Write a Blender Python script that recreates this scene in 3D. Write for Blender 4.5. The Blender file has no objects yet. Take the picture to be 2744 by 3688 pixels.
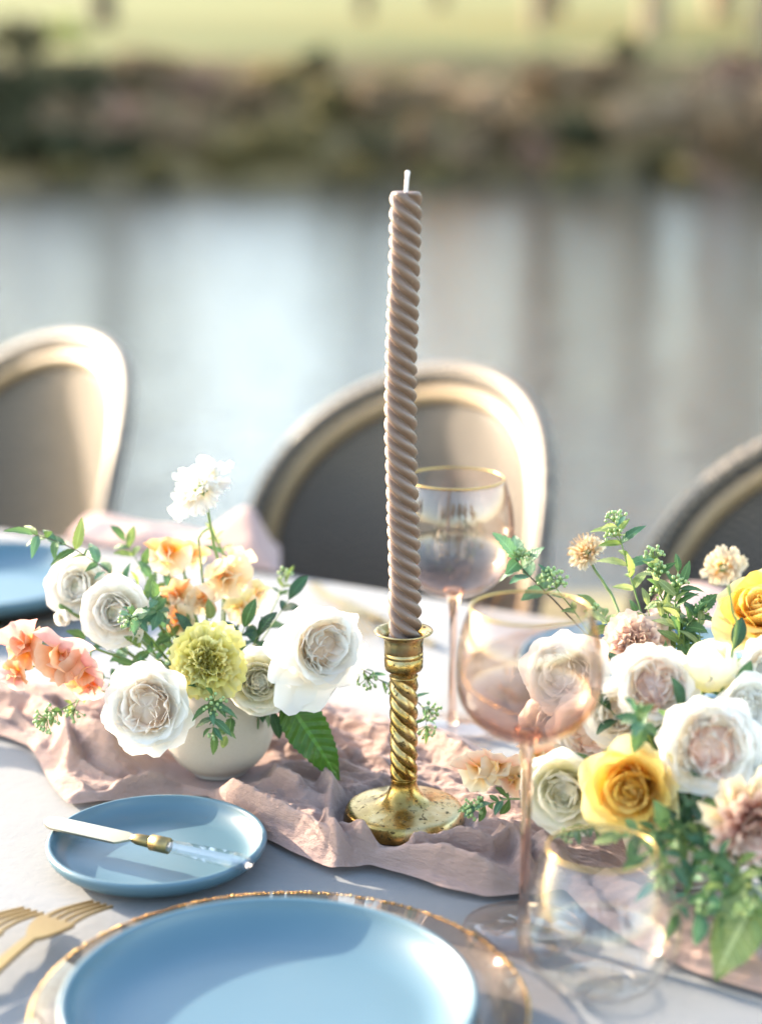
import bpy, math, random
import numpy as np
from mathutils import Vector, Matrix, Quaternion

# ------------------------------------------------------------------ camera, sky, sun, exposure
SC = bpy.context.scene
COL = SC.collection
R_ = math.radians
TZ = 0.75                       # height of the table top
CAM = Vector((0.0, 0.0, TZ + 0.504))
PITCH = R_(14.0)
FPX = 6500.0
cam_data = bpy.data.cameras.new('camera')
cam = bpy.data.objects.new('camera', cam_data)
COL.objects.link(cam)
cam.location = CAM
cam.rotation_euler = (R_(90.0) - PITCH, 0, 0)
cam_data.sensor_fit = 'VERTICAL'
cam_data.sensor_height = 56.0
cam_data.lens = 56.0 * FPX / 3688.0
cam_data.clip_start = 0.05
cam_data.clip_end = 2000.0
cam_data.dof.use_dof = True
cam_data.dof.focus_distance = 1.195
cam_data.dof.aperture_fstop = 4.1
SC.camera = cam

SUN_AZ, SUN_EL = R_(-56.0), R_(18.5)
SUN_DIR = Vector((math.sin(SUN_AZ) * math.cos(SUN_EL), math.cos(SUN_AZ) * math.cos(SUN_EL), math.sin(SUN_EL)))
world = bpy.data.worlds.new('World')
SC.world = world
world.use_nodes = True
wn = world.node_tree.nodes
sky = wn.new('ShaderNodeTexSky')
sky.sky_type = 'NISHITA'
sky.sun_disc = False
sky.sun_elevation = SUN_EL
sky.sun_rotation = SUN_AZ
sky.air_density = 1.0
sky.dust_density = 1.2
sky.ozone_density = 1.0
wb = wn.new('ShaderNodeMix')                     # the film's warm white balance
wb.data_type, wb.blend_type = 'RGBA', 'MULTIPLY'
wb.inputs[0].default_value = 1.0
wb.inputs[7].default_value = (1.085, 1.0, 0.90, 1)
world.node_tree.links.new(sky.outputs[0], wb.inputs[6])
world.node_tree.links.new(wb.outputs[2], wn['Background'].inputs[0])
wn['Background'].inputs[1].default_value = 0.15
sun_data = bpy.data.lights.new('sun', 'SUN')
sun_data.energy = 2.7
sun_data.angle = R_(0.55)
sun_data.color = (1.0, 0.84, 0.65)
sun = bpy.data.objects.new('sun', sun_data)
COL.objects.link(sun)
sun.rotation_euler = SUN_DIR.to_track_quat('Z', 'Y').to_euler()
SC.view_settings.view_transform = 'Standard'
SC.view_settings.look = 'None'
SC.view_settings.gamma = 1.0
SC.view_settings.use_curve_mapping = False
SC.view_settings.exposure = 2.75
SC.cycles.transparent_max_bounces = 32
SC.cycles.max_bounces = 12
SC.cycles.transmission_bounces = 10
SC.cycles.diffuse_bounces = 9
SC.cycles.glossy_bounces = 6
SC.cycles.use_denoising = True
SC.cycles.caustics_refractive = False
SC.cycles.caustics_reflective = False
SC.cycles.sample_clamp_indirect = 6.0

# ------------------------------------------------------------------ placing helpers
AX = Vector((0.87, -0.493, 0)).normalized()     # along the table
NX = Vector((0.493, 0.87, 0)).normalized()      # across the table, away from the camera


def ray(px, py):
    a, b = (px - 1372.0) / FPX, (1844.0 - py) / FPX
    return Vector((a, math.cos(PITCH) + b * math.sin(PITCH), -math.sin(PITCH) + b * math.cos(PITCH)))


def on_table(px, py, h=0.0):
    d = ray(px, py)
    k = (0.504 - h) / -d.z
    return CAM + d * k


def at(px, py, y):
    d = ray(px, py)
    return CAM + d * (y / d.y)


# ------------------------------------------------------------------ object helpers
def tag(o, label=None, cat=None, group=None, kind=None):
    if label: o['label'] = label
    if cat: o['category'] = cat
    if group: o['group'] = group
    if kind: o['kind'] = kind
    return o


def empty(name, loc=(0, 0, 0), rot=None):
    o = bpy.data.objects.new(name, None)
    o.empty_display_size = 0.02
    o.rotation_mode = 'QUATERNION'
    o.location = loc
    if rot is not None:
        o.rotation_quaternion = rot
    COL.objects.link(o)
    return o


def mesh(name, v, f, smooth=True, attr=None):
    me = bpy.data.meshes.new(name)
    me.from_pydata([tuple(map(float, p)) for p in v], [], [tuple(int(i) for i in q) for q in f])
    if smooth:
        me.polygons.foreach_set('use_smooth', [True] * len(me.polygons))
    if attr is not None:
        a = me.attributes.new('pv', 'FLOAT', 'POINT')
        a.data.foreach_set('value', [float(x) for x in attr])
    me.update()
    return me


def obj(name, me, mat=None, parent=None, own_slot=False):
    o = bpy.data.objects.new(name, me)
    if mat is not None:
        if own_slot:
            if not me.materials:
                me.materials.append(mat)
            o.material_slots[0].link = 'OBJECT'
            o.material_slots[0].material = mat
        else:
            if not me.materials:
                me.materials.append(mat)
    if parent is not None:
        o.parent = parent
    COL.objects.link(o)
    return o


class MB:
    """collects vertices and faces of one part"""
    def __init__(s):
        s.v, s.f = [], []

    def add(s, v, f):
        n = len(s.v)
        s.v.extend(v)
        s.f.extend([tuple(i + n for i in q) for q in f])
        return s

    def tube(s, pts, rad, n=8, caps=True):
        pts = [Vector(p) for p in pts]
        m = len(pts)
        if not hasattr(rad, '__len__'):
            rad = [rad] * m
        up = None
        vs = []
        for i, p in enumerate(pts):
            t = (pts[min(i + 1, m - 1)] - pts[max(i - 1, 0)]).normalized()
            if up is None:
                up = t.orthogonal().normalized()
            up = (up - t * up.dot(t)).normalized()
            w = t.cross(up)
            for k in range(n):
                a = 2 * math.pi * k / n
                vs.append(p + (up * math.cos(a) + w * math.sin(a)) * rad[i])
        fs = []
        for i in range(m - 1):
            for k in range(n):
                k2 = (k + 1) % n
                fs.append((i * n + k, i * n + k2, (i + 1) * n + k2, (i + 1) * n + k))
        if caps:
            fs.append(tuple(range(n - 1, -1, -1)))
            fs.append(tuple((m - 1) * n + k for k in range(n)))
        return s.add(vs, fs)

    def lathe(s, prof, n=48, c=(0, 0, 0)):
        vs, fs = [], []
        for r, z in prof:
            for k in range(n):
                a = 2 * math.pi * k / n
                vs.append(Vector((c[0] + max(r, 1e-5) * math.cos(a), c[1] + max(r, 1e-5) * math.sin(a), c[2] + z)))
        for i in range(len(prof) - 1):
            for k in range(n):
                k2 = (k + 1) % n
                fs.append((i * n + k, i * n + k2, (i + 1) * n + k2, (i + 1) * n + k))
        return s.add(vs, fs)

    def box(s, x0, x1, y0, y1, z0, z1):
        v = [Vector((x, y, z)) for z in (z0, z1) for y in (y0, y1) for x in (x0, x1)]
        return s.add(v, [(0, 2, 3, 1), (4, 5, 7, 6), (0, 1, 5, 4), (2, 6, 7, 3), (0, 4, 6, 2), (1, 3, 7, 5)])

    def ball(s, c, r, nu=8, nv=5, sz=1.0):
        prof = [(r * math.sin(math.pi * j / nv), -r * sz * math.cos(math.pi * j / nv)) for j in range(nv + 1)]
        return s.lathe(prof, nu, c)

    def make(s, name, mat, parent=None, smooth=True):
        return obj(name, mesh(name, s.v, s.f, smooth), mat, parent)


def smooth_path(pts, n=24):
    """Catmull-Rom through points"""
    P = [Vector(p) for p in pts]
    P = [P[0] * 2 - P[1]] + P + [P[-1] * 2 - P[-2]]
    out = []
    segs = len(P) - 3
    for i in range(n + 1):
        u = i / n * segs
        k = min(int(u), segs - 1)
        t = u - k
        a, b, c, d = P[k:k + 4]
        out.append(0.5 * ((2 * b) + (c - a) * t + (2 * a - 5 * b + 4 * c - d) * t * t + (3 * b - a - 3 * c + d) * t ** 3))
    return out


def wob(seed, freq, n=7):
    """smooth 2-D noise, roughly -1..1, from random sinusoids"""
    g = np.random.default_rng(seed)
    a = g.uniform(0, 2 * np.pi, n)
    k = freq * g.uniform(0.5, 1.5, n)
    ph = g.uniform(0, 2 * np.pi, n)

    def f(x, y):
        x, y = np.asarray(x, float), np.asarray(y, float)
        s = 0
        for i in range(n):
            s = s + np.sin(k[i] * (x * np.cos(a[i]) + y * np.sin(a[i])) + ph[i])
        return s / n * 1.6
    return f


# ------------------------------------------------------------------ materials
class NT:
    def __init__(s, name):
        s.m = bpy.data.materials.new(name)
        s.m.use_nodes = True
        s.t = s.m.node_tree
        s.t.nodes.clear()
        s.out = s.n('OutputMaterial')

    def n(s, kind, **kw):
        x = s.t.nodes.new('ShaderNode' + kind)
        for k, v in kw.items():
            if k in x.inputs:
                s.set(x, k, v)
            else:
                setattr(x, k, v)
        return x

    def set(s, node, k, v):
        if isinstance(v, bpy.types.NodeSocket):
            s.t.links.new(v, node.inputs[k])
        elif isinstance(v, tuple) and len(v) == 3 and node.inputs[k].type == 'RGBA':
            node.inputs[k].default_value = (*v, 1)
        else:
            node.inputs[k].default_value = v

    def ramp(s, fac, stops):
        x = s.n('ValToRGB')
        e = x.color_ramp.elements
        while len(e) < len(stops):
            e.new(0.5)
        for el, (p, c) in zip(e, stops):
            el.position = p
            el.color = (*c, 1) if len(c) == 3 else c
        s.t.links.new(fac, x.inputs[0])
        return x.outputs[0]

    def coord(s, scale=None, kind='Object'):
        c = s.n('TexCoord').outputs[kind]
        if scale is None:
            return c
        mp = s.n('Mapping')
        s.t.links.new(c, mp.inputs[0])
        mp.inputs['Scale'].default_value = scale
        return mp.outputs[0]

    def noise(s, vec, scale, detail=4.0, rough=0.5):
        x = s.n('TexNoise', Scale=scale, Detail=detail, Roughness=rough)
        if vec is not None:
            s.t.links.new(vec, x.inputs['Vector'])
        return x.outputs[0]

    def mix(s, fac, a, b, blend='MIX'):
        x = s.n('Mix', data_type='RGBA', blend_type=blend)
        for i, v in ((0, fac), (6, a), (7, b)):
            if isinstance(v, bpy.types.NodeSocket):
                s.t.links.new(v, x.inputs[i])
            elif isinstance(v, tuple):
                x.inputs[i].default_value = (*v, 1)
            else:
                x.inputs[i].default_value = v
        return x.outputs[2]

    def math(s, op, a, b=0.0, clamp=False):
        x = s.n('Math', operation=op, use_clamp=clamp)
        for i, v in ((0, a), (1, b)):
            if isinstance(v, bpy.types.NodeSocket):
                s.t.links.new(v, x.inputs[i])
            else:
                x.inputs[i].default_value = v
        return x.outputs[0]

    def bump(s, height, strength=0.3, dist=0.001):
        return s.n('Bump', Height=height, Strength=strength, Distance=dist).outputs[0]

    def fin(s, shader):
        s.t.links.new(shader, s.out.inputs[0])
        return s.m

    def bsdf(s, **kw):
        x = s.n('BsdfPrincipled')
        for k, v in kw.items():
            s.set(x, k.replace('_', ' '), v)
        return x.outputs[0]

    def mixs(s, fac, a, b):
        x = s.n('MixShader')
        if isinstance(fac, bpy.types.NodeSocket):
            s.t.links.new(fac, x.inputs[0])
        else:
            x.inputs[0].default_value = fac
        s.t.links.new(a, x.inputs[1])
        s.t.links.new(b, x.inputs[2])
        return x.outputs[0]


def petal_mat(name, base, mid, tip, trans=0.35, var=0.05, vein=0.25):
    m = NT(name)
    a = m.n('Attribute', attribute_name='pv').outputs['Fac']
    co = m.coord()
    nz = m.noise(co, 3.0, 3.0)
    a2 = m.math('ADD', a, m.math('MULTIPLY', m.math('SUBTRACT', nz, 0.5), 0.5), True)
    c = m.ramp(a2, [(0.0, base), (0.45, mid), (0.95, tip)])
    info = m.n('ObjectInfo').outputs['Random']
    hsv = m.n('HueSaturation', Color=c)
    m.set(hsv, 'Value', m.math('ADD', m.math('MULTIPLY', info, 2 * var), 1 - var))
    m.set(hsv, 'Saturation', m.math('ADD', m.math('MULTIPLY', info, 0.25), 0.88))
    c = hsv.outputs[0]
    vn = m.noise(m.coord((6, 60, 6)), 2.0, 3.0)
    b = m.bump(vn, vein, 0.02)
    p = m.bsdf(Base_Color=c, Roughness=0.62, Specular_IOR_Level=0.25, Normal=b)
    t = m.n('BsdfTranslucent', Color=c).outputs[0]
    return m.fin(m.mixs(trans, p, t))


def leaf_mat(name, dark, light, trans=0.3, rough=0.45):
    m = NT(name)
    nz = m.noise(m.coord(), 2.5, 3.0)
    info = m.n('ObjectInfo').outputs['Random']
    f = m.math('ADD', m.math('MULTIPLY', nz, 0.5), m.math('MULTIPLY', m.math('SUBTRACT', info, 0.25), 0.8), True)
    c = m.ramp(f, [(0.1, dark), (0.9, light)])
    a = m.n('Attribute', attribute_name='pv').outputs['Fac']
    sp = m.n('SeparateXYZ')
    m.t.links.new(m.coord(), sp.inputs[0])
    side = m.math('FRACT', m.math('MULTIPLY', m.math('SUBTRACT', sp.outputs[1], m.math('MULTIPLY', a, 0.13)), 11.0))
    tri = m.math('PINGPONG', side, 0.5)
    line = m.math('MULTIPLY', m.math('LESS_THAN', tri, 0.05), 0.28)
    mid = m.math('MULTIPLY', m.math('LESS_THAN', a, 0.10), 0.5)
    c2 = m.mix(m.math('MAXIMUM', line, mid), c, tuple(min(1, x * 1.8) for x in light))
    b = m.bump(m.math('ADD', tri, m.noise(m.coord(), 14.0, 3.0)), 0.25, 0.02)
    p = m.bsdf(Base_Color=c2, Roughness=rough, Specular_IOR_Level=0.4, Normal=b)
    t = m.n('BsdfTranslucent', Color=m.mix(0.5, c2, (light[0] * 1.6, light[1] * 1.6, light[2] * 0.8))).outputs[0]
    return m.fin(m.mixs(trans, p, t))


def plain(name, col, rough=0.6, metal=0.0, spec=0.5, noise=0.0, nscale=40.0, bump=0.0, **kw):
    m = NT(name)
    co = m.coord()
    nz = m.noise(co, nscale, 5.0)
    c = m.mix(nz, tuple(x * (1 - noise) for x in col), tuple(min(1, x * (1 + noise)) for x in col))
    k = dict(Base_Color=c, Roughness=rough, Metallic=metal, Specular_IOR_Level=spec)
    if bump:
        k['Normal'] = m.bump(nz, bump, 0.0006)
    k.update(kw)
    return m.fin(m.bsdf(**k))


def thin_glass(name, tint, edge, base_refl=0.05, thick=None, graze=0.75):
    m = NT(name)
    f = m.n('LayerWeight', Blend=0.5).outputs['Facing']
    f2 = m.math('POWER', f, 2.2)
    c = m.mix(f2, tint, edge)
    if thick:                                          # the wall is thicker low down, so it tints more
        z0, z1, col = thick
        sp = m.n('SeparateXYZ')
        m.t.links.new(m.coord(), sp.inputs[0])
        k = m.math('DIVIDE', m.math('SUBTRACT', sp.outputs[2], z0), z1 - z0, True)
        c = m.mix(k, col, c)
    tr = m.n('BsdfTransparent', Color=c).outputs[0]
    gl = m.n('BsdfGlossy', Color=(1, 1, 1), Roughness=0.015).outputs[0]
    fac = m.math('ADD', m.math('MULTIPLY', m.math('POWER', f, 4.0), graze), base_refl, True)
    return m.fin(m.mixs(fac, tr, gl))


M = {}
M['petal_white'] = petal_mat('petal_white', (0.94, 0.86, 0.66), (0.94, 0.91, 0.84), (0.94, 0.925, 0.885), 0.58)
M['petal_blush'] = petal_mat('petal_blush', (0.96, 0.71, 0.48), (0.96, 0.83, 0.68), (0.95, 0.90, 0.84), 0.58)
M['petal_coral'] = petal_mat('petal_coral', (0.94, 0.48, 0.33), (0.95, 0.69, 0.55), (0.95, 0.86, 0.79), 0.45)
M['petal_ivory'] = petal_mat('petal_ivory', (0.84, 0.83, 0.48), (0.90, 0.88, 0.72), (0.92, 0.90, 0.82), 0.58)
M['petal_citron'] = petal_mat('petal_citron', (0.62, 0.56, 0.07), (0.74, 0.68, 0.16), (0.82, 0.77, 0.34), 0.45)
M['petal_gold'] = petal_mat('petal_gold', (0.80, 0.38, 0.02), (0.88, 0.58, 0.09), (0.90, 0.69, 0.22), 0.4)
M['petal_pale_gold'] = petal_mat('petal_pale_gold', (0.82, 0.58, 0.14), (0.87, 0.72, 0.28), (0.89, 0.78, 0.42), 0.4)
M['petal_pink'] = petal_mat('petal_pink', (0.80, 0.42, 0.10), (0.78, 0.34, 0.30), (0.85, 0.52, 0.46), 0.4, 0.08)
M['petal_orange'] = petal_mat('petal_orange', (0.72, 0.30, 0.04), (0.75, 0.30, 0.11), (0.80, 0.48, 0.30), 0.35, 0.08)
M['petal_apricot'] = petal_mat('petal_apricot', (0.78, 0.50, 0.12), (0.83, 0.62, 0.34), (0.85, 0.72, 0.52), 0.35, 0.06)
M['petal_peach'] = petal_mat('petal_peach', (0.72, 0.32, 0.19), (0.80, 0.48, 0.34), (0.85, 0.65, 0.52), 0.3)
M['petal_dusty'] = petal_mat('petal_dusty', (0.56, 0.22, 0.16), (0.68, 0.38, 0.30), (0.80, 0.62, 0.52), 0.25, 0.1)
M['petal_straw'] = petal_mat('petal_straw', (0.62, 0.40, 0.16), (0.76, 0.58, 0.34), (0.84, 0.74, 0.54), 0.3, 0.1)
M['leaf_mid'] = leaf_mat('leaf_mid', (0.04, 0.105, 0.032), (0.12, 0.215, 0.08))
M['leaf_blue'] = leaf_mat('leaf_blue', (0.032, 0.11, 0.060), (0.105, 0.22, 0.125))
M['leaf_light'] = leaf_mat('leaf_light', (0.11, 0.19, 0.05), (0.23, 0.30, 0.11), 0.4)
M['leaf_pale'] = leaf_mat('leaf_pale', (0.20, 0.28, 0.11), (0.36, 0.41, 0.21), 0.4)
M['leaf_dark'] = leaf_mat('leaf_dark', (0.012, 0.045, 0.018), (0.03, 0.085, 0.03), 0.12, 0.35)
M['stem'] = plain('stem_green', (0.13, 0.21, 0.055), 0.5, noise=0.3, nscale=80)
M['stem_dark'] = plain('stem_dark', (0.07, 0.055, 0.03), 0.6, noise=0.3, nscale=80)
M['berry'] = plain('berry_green', (0.28, 0.40, 0.16), 0.45, noise=0.25, nscale=150)
M['blossom'] = plain('tiny_white_blossom', (0.82, 0.82, 0.76), 0.6, noise=0.05)


def brass_mat():
    m = NT('aged_brass')
    co = m.coord()
    n1 = m.noise(co, 38.0, 6.0, 0.6)
    n2 = m.noise(co, 260.0, 5.0, 0.65)
    streak = m.noise(m.coord((240, 240, 60)), 1.0, 4.0, 0.6)
    c = m.ramp(n1, [(0.32, (0.19, 0.11, 0.025)), (0.48, (0.37, 0.25, 0.08)), (0.66, (0.52, 0.42, 0.23))])
    spots = m.ramp(n2, [(0.575, (0, 0, 0)), (0.63, (1, 1, 1))])
    sc = m.ramp(streak, [(0.66, (0, 0, 0)), (0.72, (1, 1, 1))])
    k = m.math('MAXIMUM', m.math('MULTIPLY', spots, 0.85), m.math('MULTIPLY', sc, 0.6))
    c = m.mix(k, c, (0.06, 0.04, 0.018))
    rough = m.math('ADD', m.math('MULTIPLY', n1, 0.34), m.math('MULTIPLY', k, 0.35))
    rough = m.math('ADD', rough, 0.10)
    return m.fin(m.bsdf(Base_Color=c, Metallic=1.0, Roughness=rough, Normal=m.bump(n2, 0.12, 0.0006)))


M['brass'] = brass_mat()
M['gold_matte'] = plain('brushed_gold', (0.33, 0.235, 0.105), 0.42, 1.0, noise=0.08, nscale=300)
M['pale_gold'] = plain('pale_satin_gold', (0.50, 0.44, 0.32), 0.30, 1.0, noise=0.06, nscale=300)
M['gold_rim'] = plain('gold_rim', (0.55, 0.37, 0.13), 0.25, 1.0, noise=0.15, nscale=200)
M['acrylic'] = thin_glass('acrylic', (0.95, 0.955, 0.96), (0.82, 0.83, 0.85), 0.15)
M['rose_glass_front'] = thin_glass('rose_glass_front', (0.965, 0.925, 0.905), (0.58, 0.44, 0.38), 0.045, (0.119, 0.152, (0.80, 0.62, 0.54)), 0.6)
M['rose_glass_rear'] = thin_glass('rose_glass_rear', (0.985, 0.965, 0.955), (0.75, 0.63, 0.57), 0.04, (0.104, 0.130, (0.86, 0.72, 0.65)), 0.55)
M['rose_glass_base'] = thin_glass('rose_glass_base', (0.97, 0.94, 0.92), (0.78, 0.66, 0.60), 0.05, None, 0.4)
M['clear_glass'] = thin_glass('clear_glass', (0.988, 0.988, 0.988), (0.84, 0.84, 0.83), 0.03, None, 0.4)
M['charger_glass'] = thin_glass('charger_glass', (0.90, 0.86, 0.83), (0.70, 0.62, 0.56), 0.03, None, 0.10)
sg = NT('rose_stem_glass')
M['stem_glass'] = sg.fin(sg.n('BsdfGlass', Color=(0.94, 0.82, 0.76), Roughness=0.01, IOR=1.45).outputs[0])


def plate_mat():
    m = NT('blue_stoneware')
    n1 = m.noise(m.coord(), 500.0, 3.0)
    n2 = m.noise(m.coord(), 14.0, 3.0)
    c = m.mix(n2, (0.072, 0.138, 0.178), (0.088, 0.162, 0.202))
    return m.fin(m.bsdf(Base_Color=c, Roughness=0.34, Specular_IOR_Level=0.45, Normal=m.bump(n1, 0.03, 0.0004)))


M['plate'] = plate_mat()


def vase_mat():
    m = NT('cream_stoneware')
    n1 = m.noise(m.coord(), 900.0, 4.0)
    sp = m.ramp(m.noise(m.coord(), 700.0, 2.0), [(0.30, (1, 1, 1)), (0.36, (0, 0, 0))])
    c = m.mix(n1, (0.42, 0.365, 0.305), (0.50, 0.445, 0.385))
    c = m.mix(m.math('MULTIPLY', sp, 0.5), c, (0.38, 0.30, 0.22))
    return m.fin(m.bsdf(Base_Color=c, Roughness=0.7, Normal=m.bump(n1, 0.15, 0.0006)))


M['vase'] = vase_mat()


def wax_mat():
    m = NT('taupe_wax')
    n1 = m.noise(m.coord(), 160.0, 5.0)
    fl = m.ramp(m.noise(m.coord(), 620.0, 2.0), [(0.70, (0, 0, 0)), (0.76, (1, 1, 1))])
    c = m.mix(n1, (0.150, 0.096, 0.068), (0.19, 0.124, 0.09))
    c = m.mix(m.math('MULTIPLY', fl, 0.35), c, (0.6, 0.48, 0.38))
    return m.fin(m.bsdf(Base_Color=c, Roughness=0.42, Specular_IOR_Level=0.55, Subsurface_Weight=0.15,
                        Subsurface_Radius=(1.0, 0.5, 0.3), Subsurface_Scale=0.004, Normal=m.bump(n1, 0.12, 0.0008)))


M['wax'] = wax_mat()
M['wick'] = plain('wick_cotton', (0.80, 0.72, 0.70), 0.8, noise=0.1, nscale=600, bump=0.3)


def cloth_mat(name, c1, c2, weave=1400.0, crinkle=120.0, cstr=0.35, trans=0.0, stretch=1.0):
    m = NT(name)
    co = m.coord()
    t1 = m.noise(m.coord((1, 0.12, 1)), weave, 2.0)
    t2 = m.noise(m.coord((0.12, 1, 1)), weave, 2.0)
    wv = m.math('ADD', t1, t2)
    cr = m.noise(m.coord((stretch, 1, 1)), crinkle, 6.0, 0.6)
    c = m.mix(m.noise(co, 30.0, 5.0), c1, c2)
    h = m.math('ADD', m.math('MULTIPLY', wv, 0.18), cr)
    b = m.bump(h, cstr, 0.0025)
    p = m.bsdf(Base_Color=c, Roughness=0.9, Specular_IOR_Level=0.1, Sheen_Weight=0.15, Normal=b)
    if trans:
        t = m.n('BsdfTranslucent', Color=c).outputs[0]
        return m.fin(m.mixs(trans, p, t))
    return m.fin(p)


M['linen'] = cloth_mat('pale_table_linen', (0.172, 0.182, 0.190), (0.204, 0.212, 0.218), 1500, 140, 0.2)
M['gauze'] = cloth_mat('dusty_pink_gauze', (0.385, 0.265, 0.228), (0.48, 0.345, 0.302), 1200, 320, 1.0, 0.2, 0.3)
M['napkin'] = cloth_mat('blush_napkin', (0.40, 0.27, 0.24), (0.46, 0.33, 0.30), 900, 160, 0.4, 0.15)


def rattan_mat():
    m = NT('woven_rattan')
    co = m.coord()
    w = m.n('TexWave', wave_type='BANDS', bands_direction='Z', Scale=26.0)
    m.t.links.new(m.coord((1, 1, 1)), w.inputs[0])
    ck = m.n('TexChecker', Scale=170.0, Color1=(0.27, 0.215, 0.155), Color2=(0.012, 0.011, 0.010))
    m.t.links.new(co, ck.inputs[0])
    return m.fin(m.bsdf(Base_Color=ck.outputs[0], Roughness=0.45, Normal=m.bump(ck.outputs[1], 0.5, 0.001)))


M['rattan'] = rattan_mat()
M['cane'] = plain('tan_cane', (0.29, 0.20, 0.10), 0.4, noise=0.2, nscale=60)
M['black_cane'] = plain('black_cane', (0.012, 0.012, 0.014), 0.45)


def weave_mat():
    m = NT('cream_cane_weave')
    co = m.coord()
    ck = m.n('TexChecker', Scale=240.0, Color1=(0.150, 0.120, 0.092), Color2=(0.010, 0.009, 0.010))
    m.t.links.new(co, ck.inputs[0])
    p = m.bsdf(Base_Color=ck.outputs[0], Roughness=0.5, Specular_IOR_Level=0.4, Normal=m.bump(ck.outputs[1], 0.4, 0.001))
    return m.fin(p)


M['weave'] = weave_mat()

# ------------------------------------------------------------------ the setting: ground, lake, far bank, lawn
def sheet(name, xs, ys, zf, mat, kind='structure'):
    X, Y = np.meshgrid(xs, ys)
    Z = zf(X, Y)
    nx, ny = len(xs), len(ys)
    v = np.stack([X, Y, Z], -1).reshape(-1, 3)
    f = [(j * nx + i, j * nx + i + 1, (j + 1) * nx + i + 1, (j + 1) * nx + i) for j in range(ny - 1) for i in range(nx - 1)]
    o = obj(name, mesh(name, v, f), mat)
    tag(o, kind=kind)
    return o


def earth(name, c1, c2, c3, scale, bump=0.5):
    m = NT(name)
    co = m.coord()
    n1 = m.noise(co, scale, 8.0, 0.65)
    n2 = m.noise(co, scale * 0.12, 4.0)
    c = m.mix(n2, m.mix(n1, c1, c2), c3)
    return m.fin(m.bsdf(Base_Color=c, Roughness=0.95, Specular_IOR_Level=0.1, Normal=m.bump(n1, bump, 0.05)))


M['near_grass'] = earth('near_grass', (0.16, 0.15, 0.075), (0.26, 0.24, 0.13), (0.22, 0.19, 0.12), 6.0)
M['bank'] = earth('bank_earth', (0.16, 0.108, 0.055), (0.25, 0.18, 0.10), (0.19, 0.145, 0.062), 2.5)
M['lawn'] = earth('dry_lawn', (0.145, 0.155, 0.058), (0.205, 0.205, 0.09), (0.18, 0.182, 0.072), 1.2)
nb = wob(3, 0.9)
nb2 = wob(4, 0.25)


def water_mat():
    m = NT('lake_water')
    co = m.coord((1.0, 2.2, 1.0))
    n1 = m.noise(co, 1.6, 5.0, 0.6)
    n2 = m.noise(m.coord((1.0, 3.0, 1.0)), 7.0, 3.0, 0.5)
    h = m.math('ADD', n1, m.math('MULTIPLY', n2, 0.25))
    b = m.bump(h, 0.22, 0.14)
    p = m.bsdf(Base_Color=(0.046, 0.052, 0.052), Roughness=0.06, IOR=1.333, Specular_IOR_Level=0.5, Normal=b)
    return m.fin(p)


M['water'] = water_mat()
xs = np.concatenate([np.linspace(-400, -30, 12)[:-1], np.linspace(-30, 30, 61), np.linspace(30, 400, 12)[1:]])
ys_near = np.concatenate([np.linspace(-400, -20, 10)[:-1], np.linspace(-20, 3.6, 20), np.linspace(4.0, 5.6, 9)])
sheet('ground', xs, ys_near, lambda X, Y: np.clip((4.2 - Y) * 0.75, -0.9, 0.0) + 0.015 * nb(X, Y), M['near_grass'])
sheet('water', np.linspace(-400, 400, 5), np.array([3.9, 15.0, 26.0]), lambda X, Y: 0 * X - 0.25, M['water'])


def bank_z(X, Y):
    t = np.clip((Y - 23.2 - 0.5 * nb2(X, 0 * Y)) / 3.6, 0, 1)
    return -0.8 + 2.15 * t ** 0.8 + 0.12 * nb(X * 2, Y * 2) * t * (1 - t) * 4


sheet('far_bank', xs, np.linspace(22.0, 27.3, 22), bank_z, M['bank'])
sheet('lawn', xs, np.concatenate([np.linspace(27.2, 34, 14), np.linspace(36, 110, 12), np.array([200., 500.])]),
      lambda X, Y: 1.352 + 0.066 * np.clip(Y - 27.2, 0, 70) + 0.008 * np.clip(Y - 87.2, 0, 500) + 0.03 * nb(X, Y), M['lawn'])

# ------------------------------------------------------------------ bushes and trees
def leaf_cloud(seed, n, rx, ry, rz, size, clumps=9, low=-0.2):
    g = np.random.default_rng(seed)
    cs = []
    for _ in range(clumps):
        d = g.normal(size=3)
        d /= np.linalg.norm(d)
        d[2] = abs(d[2]) if g.random() < 0.75 else d[2] * 0.5
        cs.append((d * g.uniform(0.35, 0.8), g.uniform(0.25, 0.5)))
    v, f = [], []
    for i in range(n):
        c, r = cs[g.integers(len(cs))]
        d = g.normal(size=3)
        d /= np.linalg.norm(d)
        p = c + d * r * g.random() ** 0.4
        p = p * np.array([rx, ry, rz])
        a = g.normal(size=3)
        a /= np.linalg.norm(a)
        b = np.cross(a, g.normal(size=3))
        b /= np.linalg.norm(b)
        s = size * g.uniform(0.6, 1.3)
        k = len(v)
        v += [p - a * s, p + b * s * 0.5, p + a * s, p - b * s * 0.5]
        f.append((k, k + 1, k + 2, k + 3))
    return v, f


def foliage_mat(name, c1, c2, trans=0.25):
    m = NT(name)
    n1 = m.noise(m.coord(), 3.0, 3.0)
    c = m.mix(n1, c1, c2)
    p = m.bsdf(Base_Color=c, Roughness=0.7, Specular_IOR_Level=0.2)
    t = m.n('BsdfTranslucent', Color=c).outputs[0]
    return m.fin(m.mixs(trans, p, t))


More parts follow.
